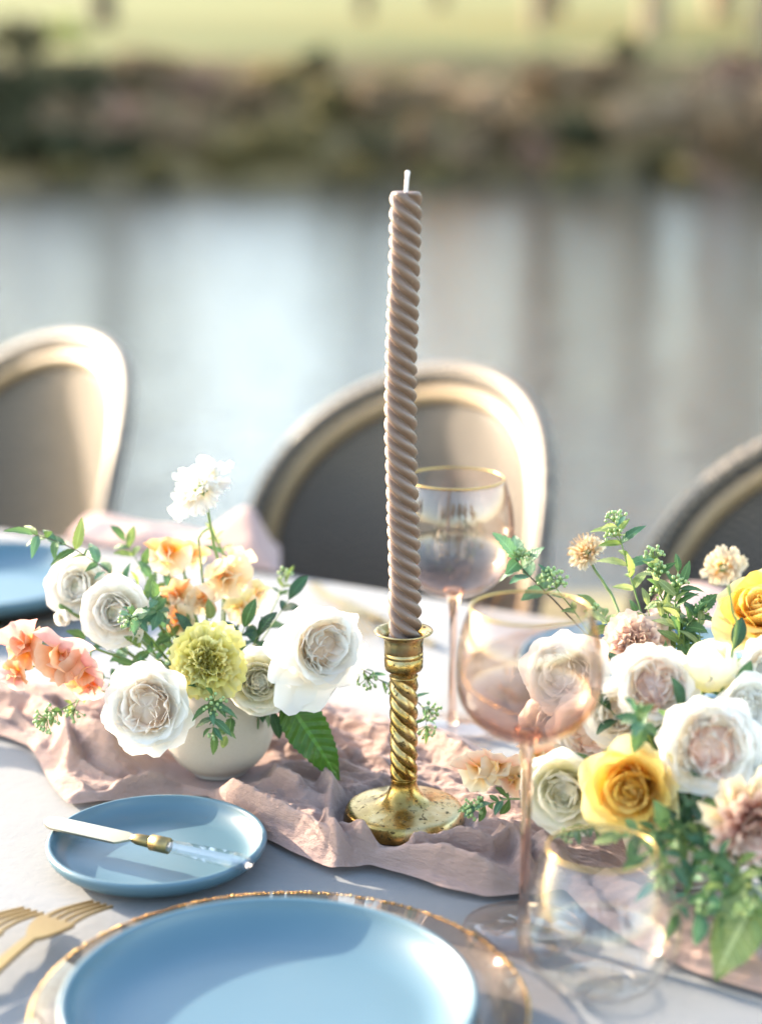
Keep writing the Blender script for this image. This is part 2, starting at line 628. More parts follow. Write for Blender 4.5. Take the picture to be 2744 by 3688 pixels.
BUSH = {
    'dark': (foliage_mat('dark_bush', (0.040, 0.040, 0.020), (0.075, 0.075, 0.035)), 'dark green bush on the far bank'),
    'russet': (foliage_mat('russet_bush', (0.27, 0.165, 0.115), (0.35, 0.23, 0.165)), 'russet bush on the far bank'),
    'olive': (foliage_mat('olive_bush', (0.20, 0.16, 0.065), (0.27, 0.22, 0.10), 0.5), 'olive yellow bush on the far bank'),
    'grey': (foliage_mat('grey_bush', (0.21, 0.148, 0.086), (0.29, 0.21, 0.128)), 'grey-brown bush on the far bank'),
    'tan': (foliage_mat('tan_bush', (0.38, 0.28, 0.18), (0.48, 0.37, 0.25), 0.45), 'pale tan dry bush on the far bank'),
    'lit': (foliage_mat('lit_shrub', (0.30, 0.34, 0.10), (0.42, 0.44, 0.18), 0.4), 'light green shrub, blurred, at the lawn edge above the bank'),
}
bush_me = {}
for i, k in enumerate(BUSH):
    for j in range(2):
        v, f = leaf_cloud(50 + i * 3 + j, 420, 1, 0.8, 0.75, 0.16)
        bush_me[k, j] = mesh('bush', v, f, False)
        bush_me[k, j].materials.append(BUSH[k][0])
rng = random.Random(7)
ORD = ['', 'second ', 'third ', 'fourth ', 'fifth ', 'sixth ', 'seventh ', 'eighth ', 'ninth ', 'tenth ', 'eleventh ', 'twelfth ', 'thirteenth ', 'fourteenth ', 'fifteenth ']


def nth(i, n):
    return 'last' if i == n - 1 and n > 1 else (ORD[i] + 'from' if i else 'first').strip()


bushes = [
    (100, 400, 'dark', 0.85), (30, 560, 'dark', 0.75), (200, 560, 'dark', 0.55), (330, 340, 'dark', 0.6), (-160, 450, 'dark', 0.9),
    (300, 500, 'grey', 0.6), (520, 300, 'grey', 0.5), (690, 345, 'russet', 0.5), (500, 450, 'russet', 0.55), (430, 570, 'dark', 0.4), (640, 520, 'grey', 0.5),
    (1000, 310, 'olive', 0.42), (1200, 390, 'olive', 0.5), (1050, 540, 'olive', 0.55), (830, 590, 'olive', 0.45), (840, 400, 'grey', 0.55),
    (1130, 240, 'dark', 0.33), (1350, 400, 'grey', 0.5), (1330, 560, 'dark', 0.35), (1420, 330, 'olive', 0.35), (1570, 330, 'tan', 0.3), (1500, 540, 'grey', 0.5),
    (1740, 400, 'tan', 0.45), (1830, 500, 'grey', 0.5), (1960, 330, 'grey', 0.5), (1700, 580, 'grey', 0.4), (1930, 560, 'russet', 0.35), (2110, 500, 'dark', 0.45),
    (2300, 440, 'tan', 0.42), (2500, 400, 'tan', 0.5), (2370, 610, 'dark', 0.4), (2180, 320, 'grey', 0.45), (2640, 300, 'russet', 0.55), (2620, 560, 'grey', 0.6), (2560, 660, 'russet', 0.35),
    (2800, 420, 'tan', 0.7), (2900, 560, 'grey', 0.8), (230, 140, 'lit', 0.36), (560, 640, 'olive', 0.4), (250, 650, 'olive', 0.35), (1280, 640, 'olive', 0.4), (1560, 650, 'olive', 0.35), (2050, 640, 'olive', 0.4), (2450, 660, 'olive', 0.4), (60, 170, 'dark', 0.5), (-300, 300, 'grey', 0.9), (2240, 190, 'dark', 0.3),
]
bushes.sort()
count = {}
for px, py, k, s in bushes:
    yy = 23.3 + (650 - py) / 460 * 3.0
    p = at(px, py, yy)
    o = obj('bush', bush_me[k, rng.randrange(2)])
    o.location = p
    o.rotation_euler = (0, 0, rng.uniform(0, 6.28))
    o.scale = (s * 1.5, s, s * 1.25)
    i = count.get(k, 0)
    count[k] = i + 1
    tag(o, BUSH[k][1] + (', leftmost of its colour' if i == 0 else ', %sof its colour from the left' % ORD[i]) if k != 'lit' else BUSH[k][1], 'bush', k + ' bushes along the far bank')
M['pale_bark'] = plain('pale_bark', (0.24, 0.19, 0.125), 0.9, noise=0.25, nscale=6)
M['bark'] = plain('bark', (0.085, 0.065, 0.045), 0.9, noise=0.4, nscale=6)
TREE = {
    'tan': foliage_mat('tan_crown', (0.78, 0.52, 0.27), (0.86, 0.62, 0.35), 0.55),
    'olive': foliage_mat('olive_crown', (0.10, 0.095, 0.03), (0.20, 0.175, 0.055), 0.4),
    'evergreen': foliage_mat('evergreen_crown', (0.012, 0.024, 0.009), (0.032, 0.05, 0.018), 0.15),
}
crown_me = {}
for i, k in enumerate(TREE):
    v, f = leaf_cloud(90 + i, 4200 if k == 'tan' else 2600, 1, 1, 1, 0.11, 18)
    crown_me[k] = mesh('crown', v, f, False)
    crown_me[k].materials.append(TREE[k])
tm = MB()
trunk_path = [(0, 0, -0.3), (0.02, 0.01, 0.2), (0.0, 0.0, 0.6), (-0.02, 0.02, 1.0)]
tm.tube(smooth_path(trunk_path, 10), [0.075 - 0.005 * i for i in range(11)], 9)
for a, z in ((0.3, 0.5), (2.1, 0.58), (3.9, 0.66), (5.2, 0.75)):
    tm.tube([(0, 0, z), (0.13 * math.cos(a), 0.13 * math.sin(a), z + 0.16), (0.3 * math.cos(a), 0.3 * math.sin(a), z + 0.3)], [0.035, 0.022, 0.008], 6)
trunk_me = mesh('trunk', tm.v, tm.f)
trunk_me.materials.append(M['bark'])


def tree(x, y, z, h, cw, ch, k, label, group, tw=1.0):
    t = empty('tree', (x, y, z))
    tr = obj('trunk', trunk_me, M['pale_bark' if k == 'tan' else 'bark'], t, True)
    tr.scale = (h * 0.45 * tw, h * 0.45 * tw, h * 0.62)
    c = obj('crown', crown_me[k], None, t)
    c.location = (0, 0, h * (0.54 if k == 'tan' else 0.66))
    c.scale = (cw, cw, ch)
    c.rotation_euler = (0, 0, x * 1.7 + y)
    tag(t, label, 'tree', group)


tcount = {}
for x, y, h, cw, k in sorted(((-7.6, 33, 7.5, 2.6, 'olive'), (-5.4, 36, 8.5, 2.8, 'olive'), (-0.4, 40, 5.4, 1.3, 'olive'), (1.4, 46, 6.2, 1.7, 'olive'), (2.8, 34, 6.2, 2.3, 'tan'),
                      (4.6, 32, 8.5, 3.0, 'tan'), (6.3, 31, 8.0, 3.0, 'tan'), (8.2, 32, 10.5, 3.4, 'tan'), (10.2, 34, 12.0, 3.8, 'tan'), (3.6, 40, 9.0, 3.2, 'tan'), (7.2, 40, 11.0, 3.8, 'tan'), (12.5, 36, 12.0, 3.8, 'olive'), (-12, 38, 9.0, 3.2, 'olive'))):
    z = 1.35 + 0.066 * (y - 27.2)
    i = tcount.get(k, 0)
    tcount[k] = i + 1
    tree(x, y, z, h, cw, h * (0.44 if k == 'tan' else 0.36), k, '%s tree on the lawn across the lake, %s from the left of its kind' % ('tan autumn' if k == 'tan' else 'olive green', (ORD[i] or 'first ').strip()), k + ' trees on the far lawn')
for i, (x, y, h) in enumerate(((-14, -26, 9), (-8, -23, 8), (-2.2, -25, 9.5), (3.4, -22, 8.5), (9.6, -25, 9.5), (15.8, -22, 9))):
    tree(x, y, 0, h, 2.5, h * 0.42, 'evergreen', 'dark evergreen mirrored in the glasses, %s from the left of its row' % (ORD[i] or 'first ').strip(), 'evergreens behind the photographer')

# ------------------------------------------------------------------ table and tablecloth
CC = on_table(1455, 2920, 0.012)
CC.z = TZ
HW = 0.485
TC = CC.copy()
ROT_T = Quaternion((0, 0, 1), math.atan2(AX.y, AX.x))
table = empty('dining_table', (TC.x, TC.y, 0), ROT_T)
tag(table, 'long wooden dining table hidden beneath the pale linen tablecloth', 'table')
wood = plain('table_wood', (0.22, 0.13, 0.07), 0.5, noise=0.3, nscale=20)
MB().box(-1.35, 1.35, -HW + 0.012, HW - 0.012, TZ - 0.04, TZ - 0.003).make('tabletop', wood, table, False)
for sx in (-1.2, 1.2):
    for sy in (-0.38, 0.38):
        MB().box(sx - 0.035, sx + 0.035, sy - 0.035, sy + 0.035, 0, TZ - 0.041).make('leg', wood, table, False)
# cloth: across profile u -> (offset, drop)
us, prof = [], []
edge_r = 0.012
for u in np.concatenate([np.linspace(-0.30, -0.005, 12), np.linspace(0, 1, 90), np.linspace(1.005, 1.30, 12)]):
    if u < 0:
        prof.append((-HW - edge_r * (1 - math.exp(u * 60)), u * 1.0))
    elif u > 1:
        prof.append((HW + edge_r * (1 - math.exp(-(u - 1) * 60)), -(u - 1) * 1.0))
    else:
        prof.append((-HW + 2 * HW * u, 0.0))
ss = np.linspace(-1.36, 1.36, 240)
Q = np.array([p[0] for p in prof])
D = np.array([p[1] for p in prof])
S_, Q_ = np.meshgrid(ss, Q)
D_ = np.repeat(D[:, None], len(ss), 1)
w1, w2, w3 = wob(11, 18), wob(12, 45), wob(13, 9)
hz = 0.0009 * w1(S_, Q_) + 0.0005 * w2(S_ * 0.6, Q_)
for s0, wd in ((-0.62, 0.004), (-0.1, 0.004), (0.42, 0.004)):
    hz += 0.0012 * np.exp(-((S_ - s0) / wd) ** 2)          # pressed fold creases
for q0 in (-0.2, 0.16):
    hz += 0.0010 * np.exp(-((Q_ - q0) / 0.004) ** 2)
drop = np.clip(-D_ / 0.3, 0, 1)
wave = 0.022 * drop * np.sin(S_ * 21 + 2 * w3(S_, 0 * S_)) * np.sign(Q_)
Qp = Q_ + wave
hz = np.where(D_ < 0, 0.0, np.maximum(hz, -0.0015))
nx, ny = len(ss), len(Q)
V = np.stack([S_, Qp, D_ + hz], -1).reshape(-1, 3)
F = [(j * nx + i, j * nx + i + 1, (j + 1) * nx + i + 1, (j + 1) * nx + i) for j in range(ny - 1) for i in range(nx - 1)]
cl = obj('tablecloth', mesh('tablecloth', V, F), M['linen'])
cl.location = (TC.x, TC.y, TZ - 0.001)
cl.rotation_mode = 'QUATERNION'
cl.rotation_quaternion = ROT_T
tag(cl, 'pale blue-white linen tablecloth covering the whole table', 'tablecloth')


# ------------------------------------------------------------------ the crumpled gauze runner
def tcoord(p):
    d = Vector((p.x - TC.x, p.y - TC.y, 0))
    return d.dot(AX), d.dot(NX)


front_px = [(-900, 2420), (-350, 2560), (-150, 2620), (0, 2665), (100, 2705), (165, 2790), (250, 2910), (400, 2895), (600, 2880), (750, 2885), (900, 2995), (1050, 3080),
            (1200, 3150), (1320, 3130), (1450, 3165), (1580, 3212), (1750, 3240), (1930, 3240), (2020, 3215), (2130, 3320), (2300, 3440), (2500, 3520), (2744, 3590), (3000, 3690), (3500, 3900)]
back_px = [(-900, 2260), (-350, 2390), (0, 2470), (300, 2490), (700, 2480), (1000, 2500), (1180, 2545), (1420, 2610), (1600, 2650), (1750, 2720), (1900, 2800), (2300, 3000), (2744, 3280), (3400, 3550)]
fr = np.array(sorted(tcoord(on_table(*p)) for p in front_px))
bk = np.array(sorted(tcoord(on_table(*p)) for p in back_px))
NS, NTT = 720, 190
sv = np.linspace(max(fr[0, 0], bk[0, 0]), min(fr[-1, 0], bk[-1, 0]), NS)
ker = np.hanning(13)
ker /= ker.sum()
tf0 = np.interp(sv, fr[:, 0], fr[:, 1])
tb0 = np.interp(sv, bk[:, 0], bk[:, 1])
tf = np.convolve(np.pad(tf0, 6, mode='edge'), ker, 'valid')
tb = np.convolve(np.pad(tb0, 6, mode='edge'), ker, 'valid')
we = wob(21, 60)
tf = tf + 0.003 * we(sv, 0 * sv)
tb = tb + 0.004 * we(sv, 0 * sv + 5)
uv = np.linspace(0, 1, NTT)
S2, U2 = np.meshgrid(sv, uv)
T2 = tf[None, :] * (1 - U2) + tb[None, :] * U2
na, nc, nd, ne = wob(31, 16), wob(32, 70), wob(33, 150, 9), wob(34, 30)
# long soft folds running along the runner, wandering and fading in and out
ph = T2 / 0.030 + 1.1 * na(S2, T2) + 0.35 * nc(S2 * 0.5, T2)
fold = (1 - np.abs(np.sin(np.pi * ph))) ** 1.15
H = 0.003 + 0.0105 * fold * np.clip(0.65 + 0.5 * ne(S2, T2), 0.1, 1.3)
ph2 = (S2 * 0.55 + T2 * 0.8) / 0.042 + 0.9 * wob(36, 22)(S2, T2)
H += 0.0045 * (0.5 + 0.5 * np.sin(2 * np.pi * ph2)) ** 2 * np.clip(0.4 + 0.7 * wob(37, 20)(S2, T2), 0, 1)
def ridged(seed, freq, n, S, T, sharp=1.7, p=1.6):
    return np.clip(1 - sharp * np.abs(wob(seed, freq, n)(S, T)), 0, 1) ** p


H += 0.0050 * ridged(41, 60, 9, S2 * 0.5 + T2 * 0.3, T2)
fine = 0.0042 * ridged(42, 170, 11, S2 * 0.28 + T2 * 0.15, T2) + 0.0030 * ridged(43, 330, 11, S2 * 0.25 - T2 * 0.2, T2)
fine += 0.0016 * ridged(44, 620, 13, S2 * 0.25 + T2 * 0.1, T2) + 0.0012 * ridged(45, 420, 13, S2, T2 * 0.35)
H += fine * np.clip(0.75 + 0.5 * wob(46, 25)(S2, T2), 0.3, 1.2)


def pdist(S, T, pts):
    d = np.full(S.shape, 1e9)
    for (x0, y0), (x1, y1) in zip(pts[:-1], pts[1:]):
        dx, dy = x1 - x0, y1 - y0
        L = dx * dx + dy * dy
        k = np.clip(((S - x0) * dx + (T - y0) * dy) / L, 0, 1)
        d = np.minimum(d, np.hypot(S - x0 - k * dx, T - y0 - k * dy))
    return d


ridges = [
    (0.030, 0.020, [(330, 2650), (430, 2700), (490, 2640)]),
    (0.020, 0.012, [(150, 2560), (260, 2640), (280, 2740)]),
    (0.013, 0.007, [(200, 2850), (350, 2860), (520, 2830), (680, 2810), (800, 2850)]),
    (0.017, 0.010, [(640, 2770), (800, 2850), (950, 2910), (1100, 2980), (1180, 3050)]),
    (0.016, 0.008, [(960, 2760), (1020, 2830), (1090, 2860)]),
    (0.019, 0.008, [(1190, 2830), (1215, 2900), (1190, 3000), (1215, 3090)]),
    (0.020, 0.009, [(1250, 2990), (1330, 3060), (1480, 3075), (1640, 3120), (1800, 3170), (1930, 3190)]),
    (0.017, 0.008, [(1500, 3060), (1640, 3050), (1760, 3060), (1850, 3030)]),
    (0.008, 0.006, [(1310, 3110), (1420, 3140), (1560, 3185), (1720, 3215), (1900, 3220)]),
    (0.014, 0.013, [(1050, 2590), (1250, 2640), (1420, 2690)]),
    (0.012, 0.006, [(1050, 2720), (1200, 2740), (1300, 2730)]),
    (0.020, 0.012, [(1560, 2680), (1700, 2760), (1800, 2830)]),
    (0.016, 0.008, [(1790, 3010), (1880, 3060), (1900, 3120)]),
    (0.018, 0.012, [(1960, 3050), (2060, 3200), (2200, 3330)]),
    (0.012, 0.008, [(2080, 3300), (2300, 3420), (2560, 3530)]),
    (0.018, 0.012, [(2200, 3180), (2420, 3330), (2650, 3420)]),
    (0.016, 0.010, [(-200, 2560), (0, 2600), (120, 2680)]),
    (0.014, 0.010, [(-100, 2500), (60, 2540), (200, 2560)]),
]
for A, w, pts in ridges:
    pp = [tcoord(on_table(px, py, A * 0.6)) for px, py in pts]
    d = pdist(S2 + 0.004 * nc(S2, T2), T2 + 0.004 * nc(T2 + 3, S2), pp)
    H = np.maximum(H, 1.2 * A * np.exp(-(d / (0.85 * w)) ** 1.5) + 0.25 * (H - fine) + 0.9 * fine)


def flat(c, r, soft, z=0.0025):
    global H
    s0, t0 = tcoord(c)
    d = np.hypot(S2 - s0, T2 - t0)
    k = np.clip((d - r) / soft, 0, 1)
    k = k * k * (3 - 2 * k)
    H = np.minimum(H, z + (H - z) * k)


VL = Vector((-0.117, 1.226, TZ))     # left bowl
VR = Vector((0.190, 1.050, TZ))      # right bowl
flat(CC, 0.0425, 0.012)
flat(CC + AX * -0.74, 0.0425, 0.012)
flat(VL, 0.027, 0.030)
flat(VR, 0.03, 0.03)
SP = on_table(567, 3040, 0.012)      # bread plate
G2 = on_table(1885, 3360)
flat(SP, 0.074, 0.006, 0.0005)
edge = np.clip(np.minimum(U2 * (tb - tf)[None, :], (1 - U2) * (tb - tf)[None, :]) / 0.020, 0, 1)
H = 0.0012 + (H - 0.0012) * (0.10 + 0.90 * (edge * edge * (3 - 2 * edge)) ** 0.8)
# lean the folds over a little so they overhang towards the camera
gS = np.gradient(H, sv, axis=1)
T3 = T2 - 0.35 * H
S3 = S2 + 0.15 * H
V = np.stack([S3, T3, H], -1).reshape(-1, 3)
F = [(j * NS + i, j * NS + i + 1, (j + 1) * NS + i + 1, (j + 1) * NS + i) for j in range(NTT - 1) for i in range(NS - 1)]
rn = obj('table_runner', mesh('table_runner', V, F), M['gauze'])
rn.location = (TC.x, TC.y, TZ + 0.0012)
rn.rotation_mode = 'QUATERNION'
rn.rotation_quaternion = ROT_T
tag(rn, 'crumpled dusty pink gauze runner winding along the table under the bowls and candlestick', 'table runner')


# ------------------------------------------------------------------ soft napkins on the far side
def napkin(pts_px, seed, amp, label, y_h=0.0, hump=None):
    """a loosely folded cloth over four table points (near-left, near-right, far-right, far-left)"""
    P = [on_table(*p) for p in pts_px]
    n = 46
    g1, g2 = wob(seed, 55), wob(seed + 1, 110)
    vs = []
    for j in range(n):
        for i in range(n):
            u, v = i / (n - 1), j / (n - 1)
            p = (P[0] * (1 - u) + P[1] * u) * (1 - v) + (P[3] * (1 - u) + P[2] * u) * v
            e = min(u, 1 - u, v, 1 - v)
            k = min(1, e / 0.12)
            h = 0.004 + amp * math.sqrt(k) * (0.55 + 0.35 * float(g1(p.x, p.y)) + 0.12 * float(g2(p.x, p.y)))
            if hump:
                h += hump[2] * math.exp(-((u - hump[0]) / 0.16) ** 2 - ((v - hump[1]) / 0.35) ** 2) * k
            vs.append((p.x, p.y, TZ + y_h + max(h, 0.002)))
    fs = [(j * n + i, j * n + i + 1, (j + 1) * n + i + 1, (j + 1) * n + i) for j in range(n - 1) for i in range(n - 1)]
    o = obj('napkin', mesh('napkin', vs, fs), M['napkin'])
    tag(o, label, 'napkin', 'blush napkins')
    return o


napkin([(230, 1960), (1010, 2075), (1010, 1985), (300, 1880)], 61, 0.022, 'blush napkin beside the far blue plate, one rolled end puffed up', 0.0, (0.88, 0.5, 0.034))
napkin([(2330, 2240), (2620, 2300), (2640, 2170), (2400, 2130)], 65, 0.018, 'lilac-pink napkin half hidden behind the tall greenery on the far side')

# ------------------------------------------------------------------ plates and chargers
def plate_profile(r, h, t=0.0042):
    rf = r * 0.72
    pr = [(0.0, 0.0), (rf * 0.86, 0.0), (rf * 0.9, 0.0012)]
    for a in np.linspace(0, 1, 9):                    # outside wall
        ang = a * math.pi / 2
        pr.append((rf * 0.92 + (r - rf * 0.92) * math.sin(ang) ** 0.9, 0.0012 + (h - 0.0012) * (1 - math.cos(ang)) ** 0.9))
    for a in np.linspace(0.2, 1, 5):                  # rounded lip
        ang = a * math.pi
        pr.append((r - t * 0.5 + t * 0.5 * math.cos(ang), h + t * 0.5 * math.sin(ang)))
    ri = r - t
    for a in np.linspace(0, 1, 9)[1:]:                # inside wall down to the floor
        ang = a * math.pi / 2
        pr.append((ri - (ri - rf) * (1 - math.cos(ang)) ** 0.8 if a < 1 else rf, h - (h - t) * math.sin(ang)))
    pr += [(rf * 0.9, t * 0.92), (0.0, t * 0.9)]
    return pr


def blue_plate(c, r, h, z, label):
    t = empty('plate', (c.x, c.y, TZ + z))
    MB().lathe(plate_profile(r, h), 96).make('dish', M['plate'], t)
    tag(t, label, 'plate', 'blue stoneware plates')
    return t


def charger(c, r, label):
    t = empty('charger_plate', (c.x, c.y, TZ + 0.0015))
    disc = MB().lathe([(0, 0), (r * 0.72, 0), (r * 0.8, 0.002), (r, 0.009), (r, 0.012), (r * 0.8, 0.006), (r * 0.7, 0.0045), (0, 0.0045)], 96).make('glass_disc', M['charger_glass'], t)
    b = MB()
    g = random.Random(5)
    for k in range(300):                               # hammered, beaded gold edge
        a = 2 * math.pi * k / 300
        b.ball(((r + 0.0005) * math.cos(a), (r + 0.0005) * math.sin(a), 0.0108 + g.uniform(-0.0003, 0.0003)), 0.0011 + g.uniform(-0.0004, 0.0004), 6, 4, 0.8)
    b.make('gold_edge', M['gold_rim'], disc)
    tag(t, label, 'charger', 'glass charger plates with gold edges')
    return t


blue_plate(SP, 0.0712, 0.0150, 0.0, 'small blue bread plate with a butter knife laid across it')
DP = on_table(970, 3578, 0.028)
charger(on_table(1012, 3620, 0.011), 0.1325, 'clear glass charger with beaded gold edge under the large near blue plate')
blue_plate(DP, 0.1100, 0.0215, 0.0066, 'large blue dinner plate on the glass charger in front of the candlestick')
F1 = on_table(-75, 2095, 0.02)
charger(F1, 0.140, 'glass charger under the blue plate at the far left place setting')
blue_plate(F1, 0.116, 0.0215, 0.0066, 'blue dinner plate of the far left place setting, beside the blush napkin')
F2 = on_table(2280, 2440, 0.01)
charger(F2, 0.140, 'glass charger with thin gold edge seen through the front wine glass')
blue_plate(F2 + Vector((0.01, 0.0, 0)), 0.105, 0.0200, 0.0066, 'blue plate behind the front wine glass on the far side of the table')

# ------------------------------------------------------------------ candlestick and twisted taper
cs_ = empty('candlestick', (CC.x, CC.y, TZ + 0.0040), Quaternion(Vector((0, 1, 0)), R_(-0.3)))
tag(cs_, 'aged brass candlestick with a twisted stem and round foot, standing on the runner', 'candlestick')
foot = [(0, 0), (0.0400, 0.0), (0.0412, 0.002), (0.0408, 0.005), (0.0395, 0.0095), (0.0385, 0.0108), (0.0372, 0.0114), (0.034, 0.0120), (0.028, 0.0128), (0.0235, 0.0140)]
for a in np.linspace(0, 1, 10)[1:]:
    foot.append((0.0235 - (0.0235 - 0.0086) * math.sin(a * math.pi / 2) ** 0.75, 0.0140 + 0.0170 * (1 - math.cos(a * math.pi / 2)) ** 0.8))
foot += [(0.0090, 0.0315), (0.0088, 0.0325), (0.0070, 0.0330), (0, 0.033)]
MB().lathe(foot, 96).make('foot', M['brass'], cs_)


def twist(z0, z1, r0, r1, lobes, pitch, depth, nz, na_, power=0.6, phase=0.0, taper=0.0, wobble=0.0):
    v, f = [], []
    for j in range(nz):
        k = j / (nz - 1)
        z = z0 + (z1 - z0) * k
        rr = r0 + (r1 - r0) * k
        dd = depth
        if taper:
            e = min(k, 1 - k) / taper
            dd = depth * min(1, e) ** 0.6
        for i in range(na_):
            a = 2 * math.pi * i / na_
            c = abs(math.cos(lobes * 0.5 * (a + 2 * math.pi * z / pitch) + phase + wobble * (math.sin(z * 61) + 0.6 * math.sin(z * 143 + 1.0))))
            r = rr * (1 - dd + dd * c ** power) * (1 + wobble * (0.05 * math.sin(z * 97 + 2 * a) + 0.05 * math.sin(z * 230 - a)))
            v.append((r * math.cos(a), r * math.sin(a), z))
    for j in range(nz - 1):
        for i in range(na_):
            i2 = (i + 1) % na_
            f.append((j * na_ + i, j * na_ + i2, (j + 1) * na_ + i2, (j + 1) * na_ + i))
    f.append(tuple(range(na_ - 1, -1, -1)))
    f.append(tuple((nz - 1) * na_ + i for i in range(na_)))
    return v, f


v, f = twist(0.0328, 0.1045, 0.0093, 0.0097, 4, 0.0395, 0.24, 150, 72, 0.7, 0.4, 0.06)
obj('twisted_stem', mesh('twisted_stem', v, f), M['brass'], cs_)
cup = [(0, 0.1035), (0.0078, 0.1035), (0.0092, 0.1050), (0.0086, 0.1066), (0.0098, 0.1080), (0.0120, 0.1092), (0.0128, 0.1110), (0.0129, 0.1172), (0.01225, 0.1176), (0.01225, 0.1182),
       (0.0129, 0.1187), (0.0129, 0.1206), (0.01225, 0.1210), (0.01225, 0.1217), (0.0129, 0.1222), (0.0129, 0.1285), (0.0134, 0.1310), (0.0148, 0.1330), (0.0172, 0.1345), (0.0190, 0.1350),
       (0.0195, 0.1356), (0.0190, 0.1363), (0.0172, 0.1358), (0.0148, 0.1344), (0.0125, 0.1325), (0.0118, 0.1290), (0.0117, 0.1120), (0, 0.1120)]
MB().lathe(cup, 72).make('candle_cup', M['brass'], cs_)

cd = empty('taper_candle', (CC.x, CC.y, TZ + 0.0040), Quaternion(Vector((0, 1, 0)), R_(0.0)))
tag(cd, 'tall taupe rope-twist taper candle with unlit white wick, in the brass candlestick', 'candle')
ZB, ZT = 0.1125, 0.4205
v, f = twist(ZB, ZT, 0.0111, 0.0101, 4, 0.0357, 0.38, 600, 96, 0.72, 0.9, 0.0, 0.22)
vv = []
for p in v:                                        # slight hand-made bow, softened top
    k = (p[2] - ZB) / (ZT - ZB)
    vv.append((p[0] - 0.0016 * math.sin(k * 3.0) + 0.0010 * math.sin(k * 8.3) - 0.0008 * k, p[1], p[2]))
n_top = 60
ctop = (0.0 - 0.0016 * math.sin(3.0) + 0.0010 * math.sin(8.3) - 0.0008, 0.0)
f = f[:-1]
base_i = len(vv) - n_top
for s, dz in ((0.93, 0.0012), (0.8, 0.0014), (0.4, 0.0009), (0.06, 0.0008)):
    for i in range(n_top):
        q = vv[base_i + i]
        vv.append((ctop[0] + (q[0] - ctop[0]) * s, q[1] * s, ZT + dz))
for r in range(4):
    b0 = base_i + r * n_top
    for i in range(n_top):
        i2 = (i + 1) % n_top
        f.append((b0 + i, b0 + i2, b0 + n_top + i2, b0 + n_top + i))
f.append(tuple(base_i + 4 * n_top + i for i in range(n_top)))
obj('wax_body', mesh('wax_body', vv, f), M['wax'], cd)
wk = MB()
wp = [(ctop[0] + 0.0, 0, ZT - 0.001), (ctop[0] + 0.0003, 0, ZT + 0.004), (ctop[0] + 0.0006, 0, ZT + 0.0085), (ctop[0] + 0.0010, 0, ZT + 0.0120)]
wk.tube(smooth_path(wp, 10), [0.0012] * 8 + [0.0011, 0.0014, 0.0013], 8)
wk.ball((ctop[0] + 0.0010, 0, ZT + 0.0128), 0.0016, 8, 6)
wk.make('wick', M['wick'], cd)

# its twin further left along the runner, whose thin shadow falls across the cloth at the left edge
P2 = CC + AX * -0.74
for src, lab in ((cs_, 'second aged brass candlestick further left along the runner, beyond the picture edge'), (cd, 'second taupe twisted taper standing in the candlestick beyond the left picture edge')):
    r2 = src.copy()
    COL.objects.link(r2)
    r2.location = (P2.x, P2.y, TZ + 0.004)
    r2['label'] = lab
    for ch in list(src.children):
        c2 = ch.copy()
        c2.parent = r2
        COL.objects.link(c2)

# ------------------------------------------------------------------ glasses
def wine_glass(c, h, rmax, rrim, label, stem_part=0.5):
    t = empty('wine_glass', (c.x, c.y, TZ + 0.0018))
    tag(t, label, 'wine glass', 'rose-tinted wine glasses with gold rims')
    sh = h * stem_part                                     # stem top, bowl bottom
    bh = h - sh
    out = []
    for k in np.linspace(0, 1, 40):
        z = sh + bh * k
        mid_ = 0.50
        if k < mid_:                                   # balloon: half an ellipse below, a cut one above
            q = 1 - k / mid_
            r = max(0.0045, rmax * math.sqrt(max(0.0, 1 - q ** 2.1)))
        else:
            q = (k - mid_) / (1 - mid_)
            r = rmax * math.sqrt(1 - (1 - (rrim / rmax) ** 2) * q ** 2.2)
        out.append((r, z))
    inn = [(max(r - 0.0011, 0.0), z + (0.004 * (1 - min(1, (z - sh) / (bh * 0.18))))) for r, z in out][::-1]
    bowl = MB().lathe(out + [(rrim - 0.0005, h + 0.0005)] + inn, 72).make('bowl', M['rose_glass_front' if stem_part > 0.58 else 'rose_glass_rear'], t)
    rim = MB()
    ring = [((rrim - 0.0005) * math.cos(2 * math.pi * k / 72), (rrim - 0.0005) * math.sin(2 * math.pi * k / 72), h + 0.0005) for k in range(73)]
    rim.tube(ring, 0.00085, 6, False)
    rim.make('gold_rim', M['gold_rim'], bowl)
    st = [(0.0, 0.0052), (0.0042, 0.0056), (0.0036, 0.010), (0.0031, 0.02), (0.0029, h * 0.25), (0.0031, sh * 0.86), (0.0040, sh * 0.95), (0.0058, sh + 0.002), (0.0082, sh + 0.0060), (0.004, sh + 0.0072), (0, sh + 0.0075)]
    MB().lathe(st, 32).make('stem', M['stem_glass'], t)
    rf = 0.036
    foot_ = MB().lathe([(0, 0), (rf * 0.97, 0.0), (rf, 0.0010), (rf * 0.97, 0.0019), (rf * 0.6, 0.0028), (0.007, 0.0046), (0, 0.0050)], 64).make('foot', M['rose_glass_base'], t)
    ring = [(rf * math.cos(2 * math.pi * k / 72), rf * math.sin(2 * math.pi * k / 72), 0.0012) for k in range(73)]
    MB().tube(ring, 0.0007, 6, False).make('foot_edge', M['rose_glass_base'], foot_)
    return t


wine_glass(G2, 0.2000, 0.0425, 0.0345, 'front rose-tinted wine glass with gold rim beside the large blue plate', 0.605)
G1 = on_table(1628, 2640)
wine_glass(G1, 0.2000, 0.0455, 0.0375, 'rear rose-tinted wine glass with gold rim, standing behind the candle', 0.54)


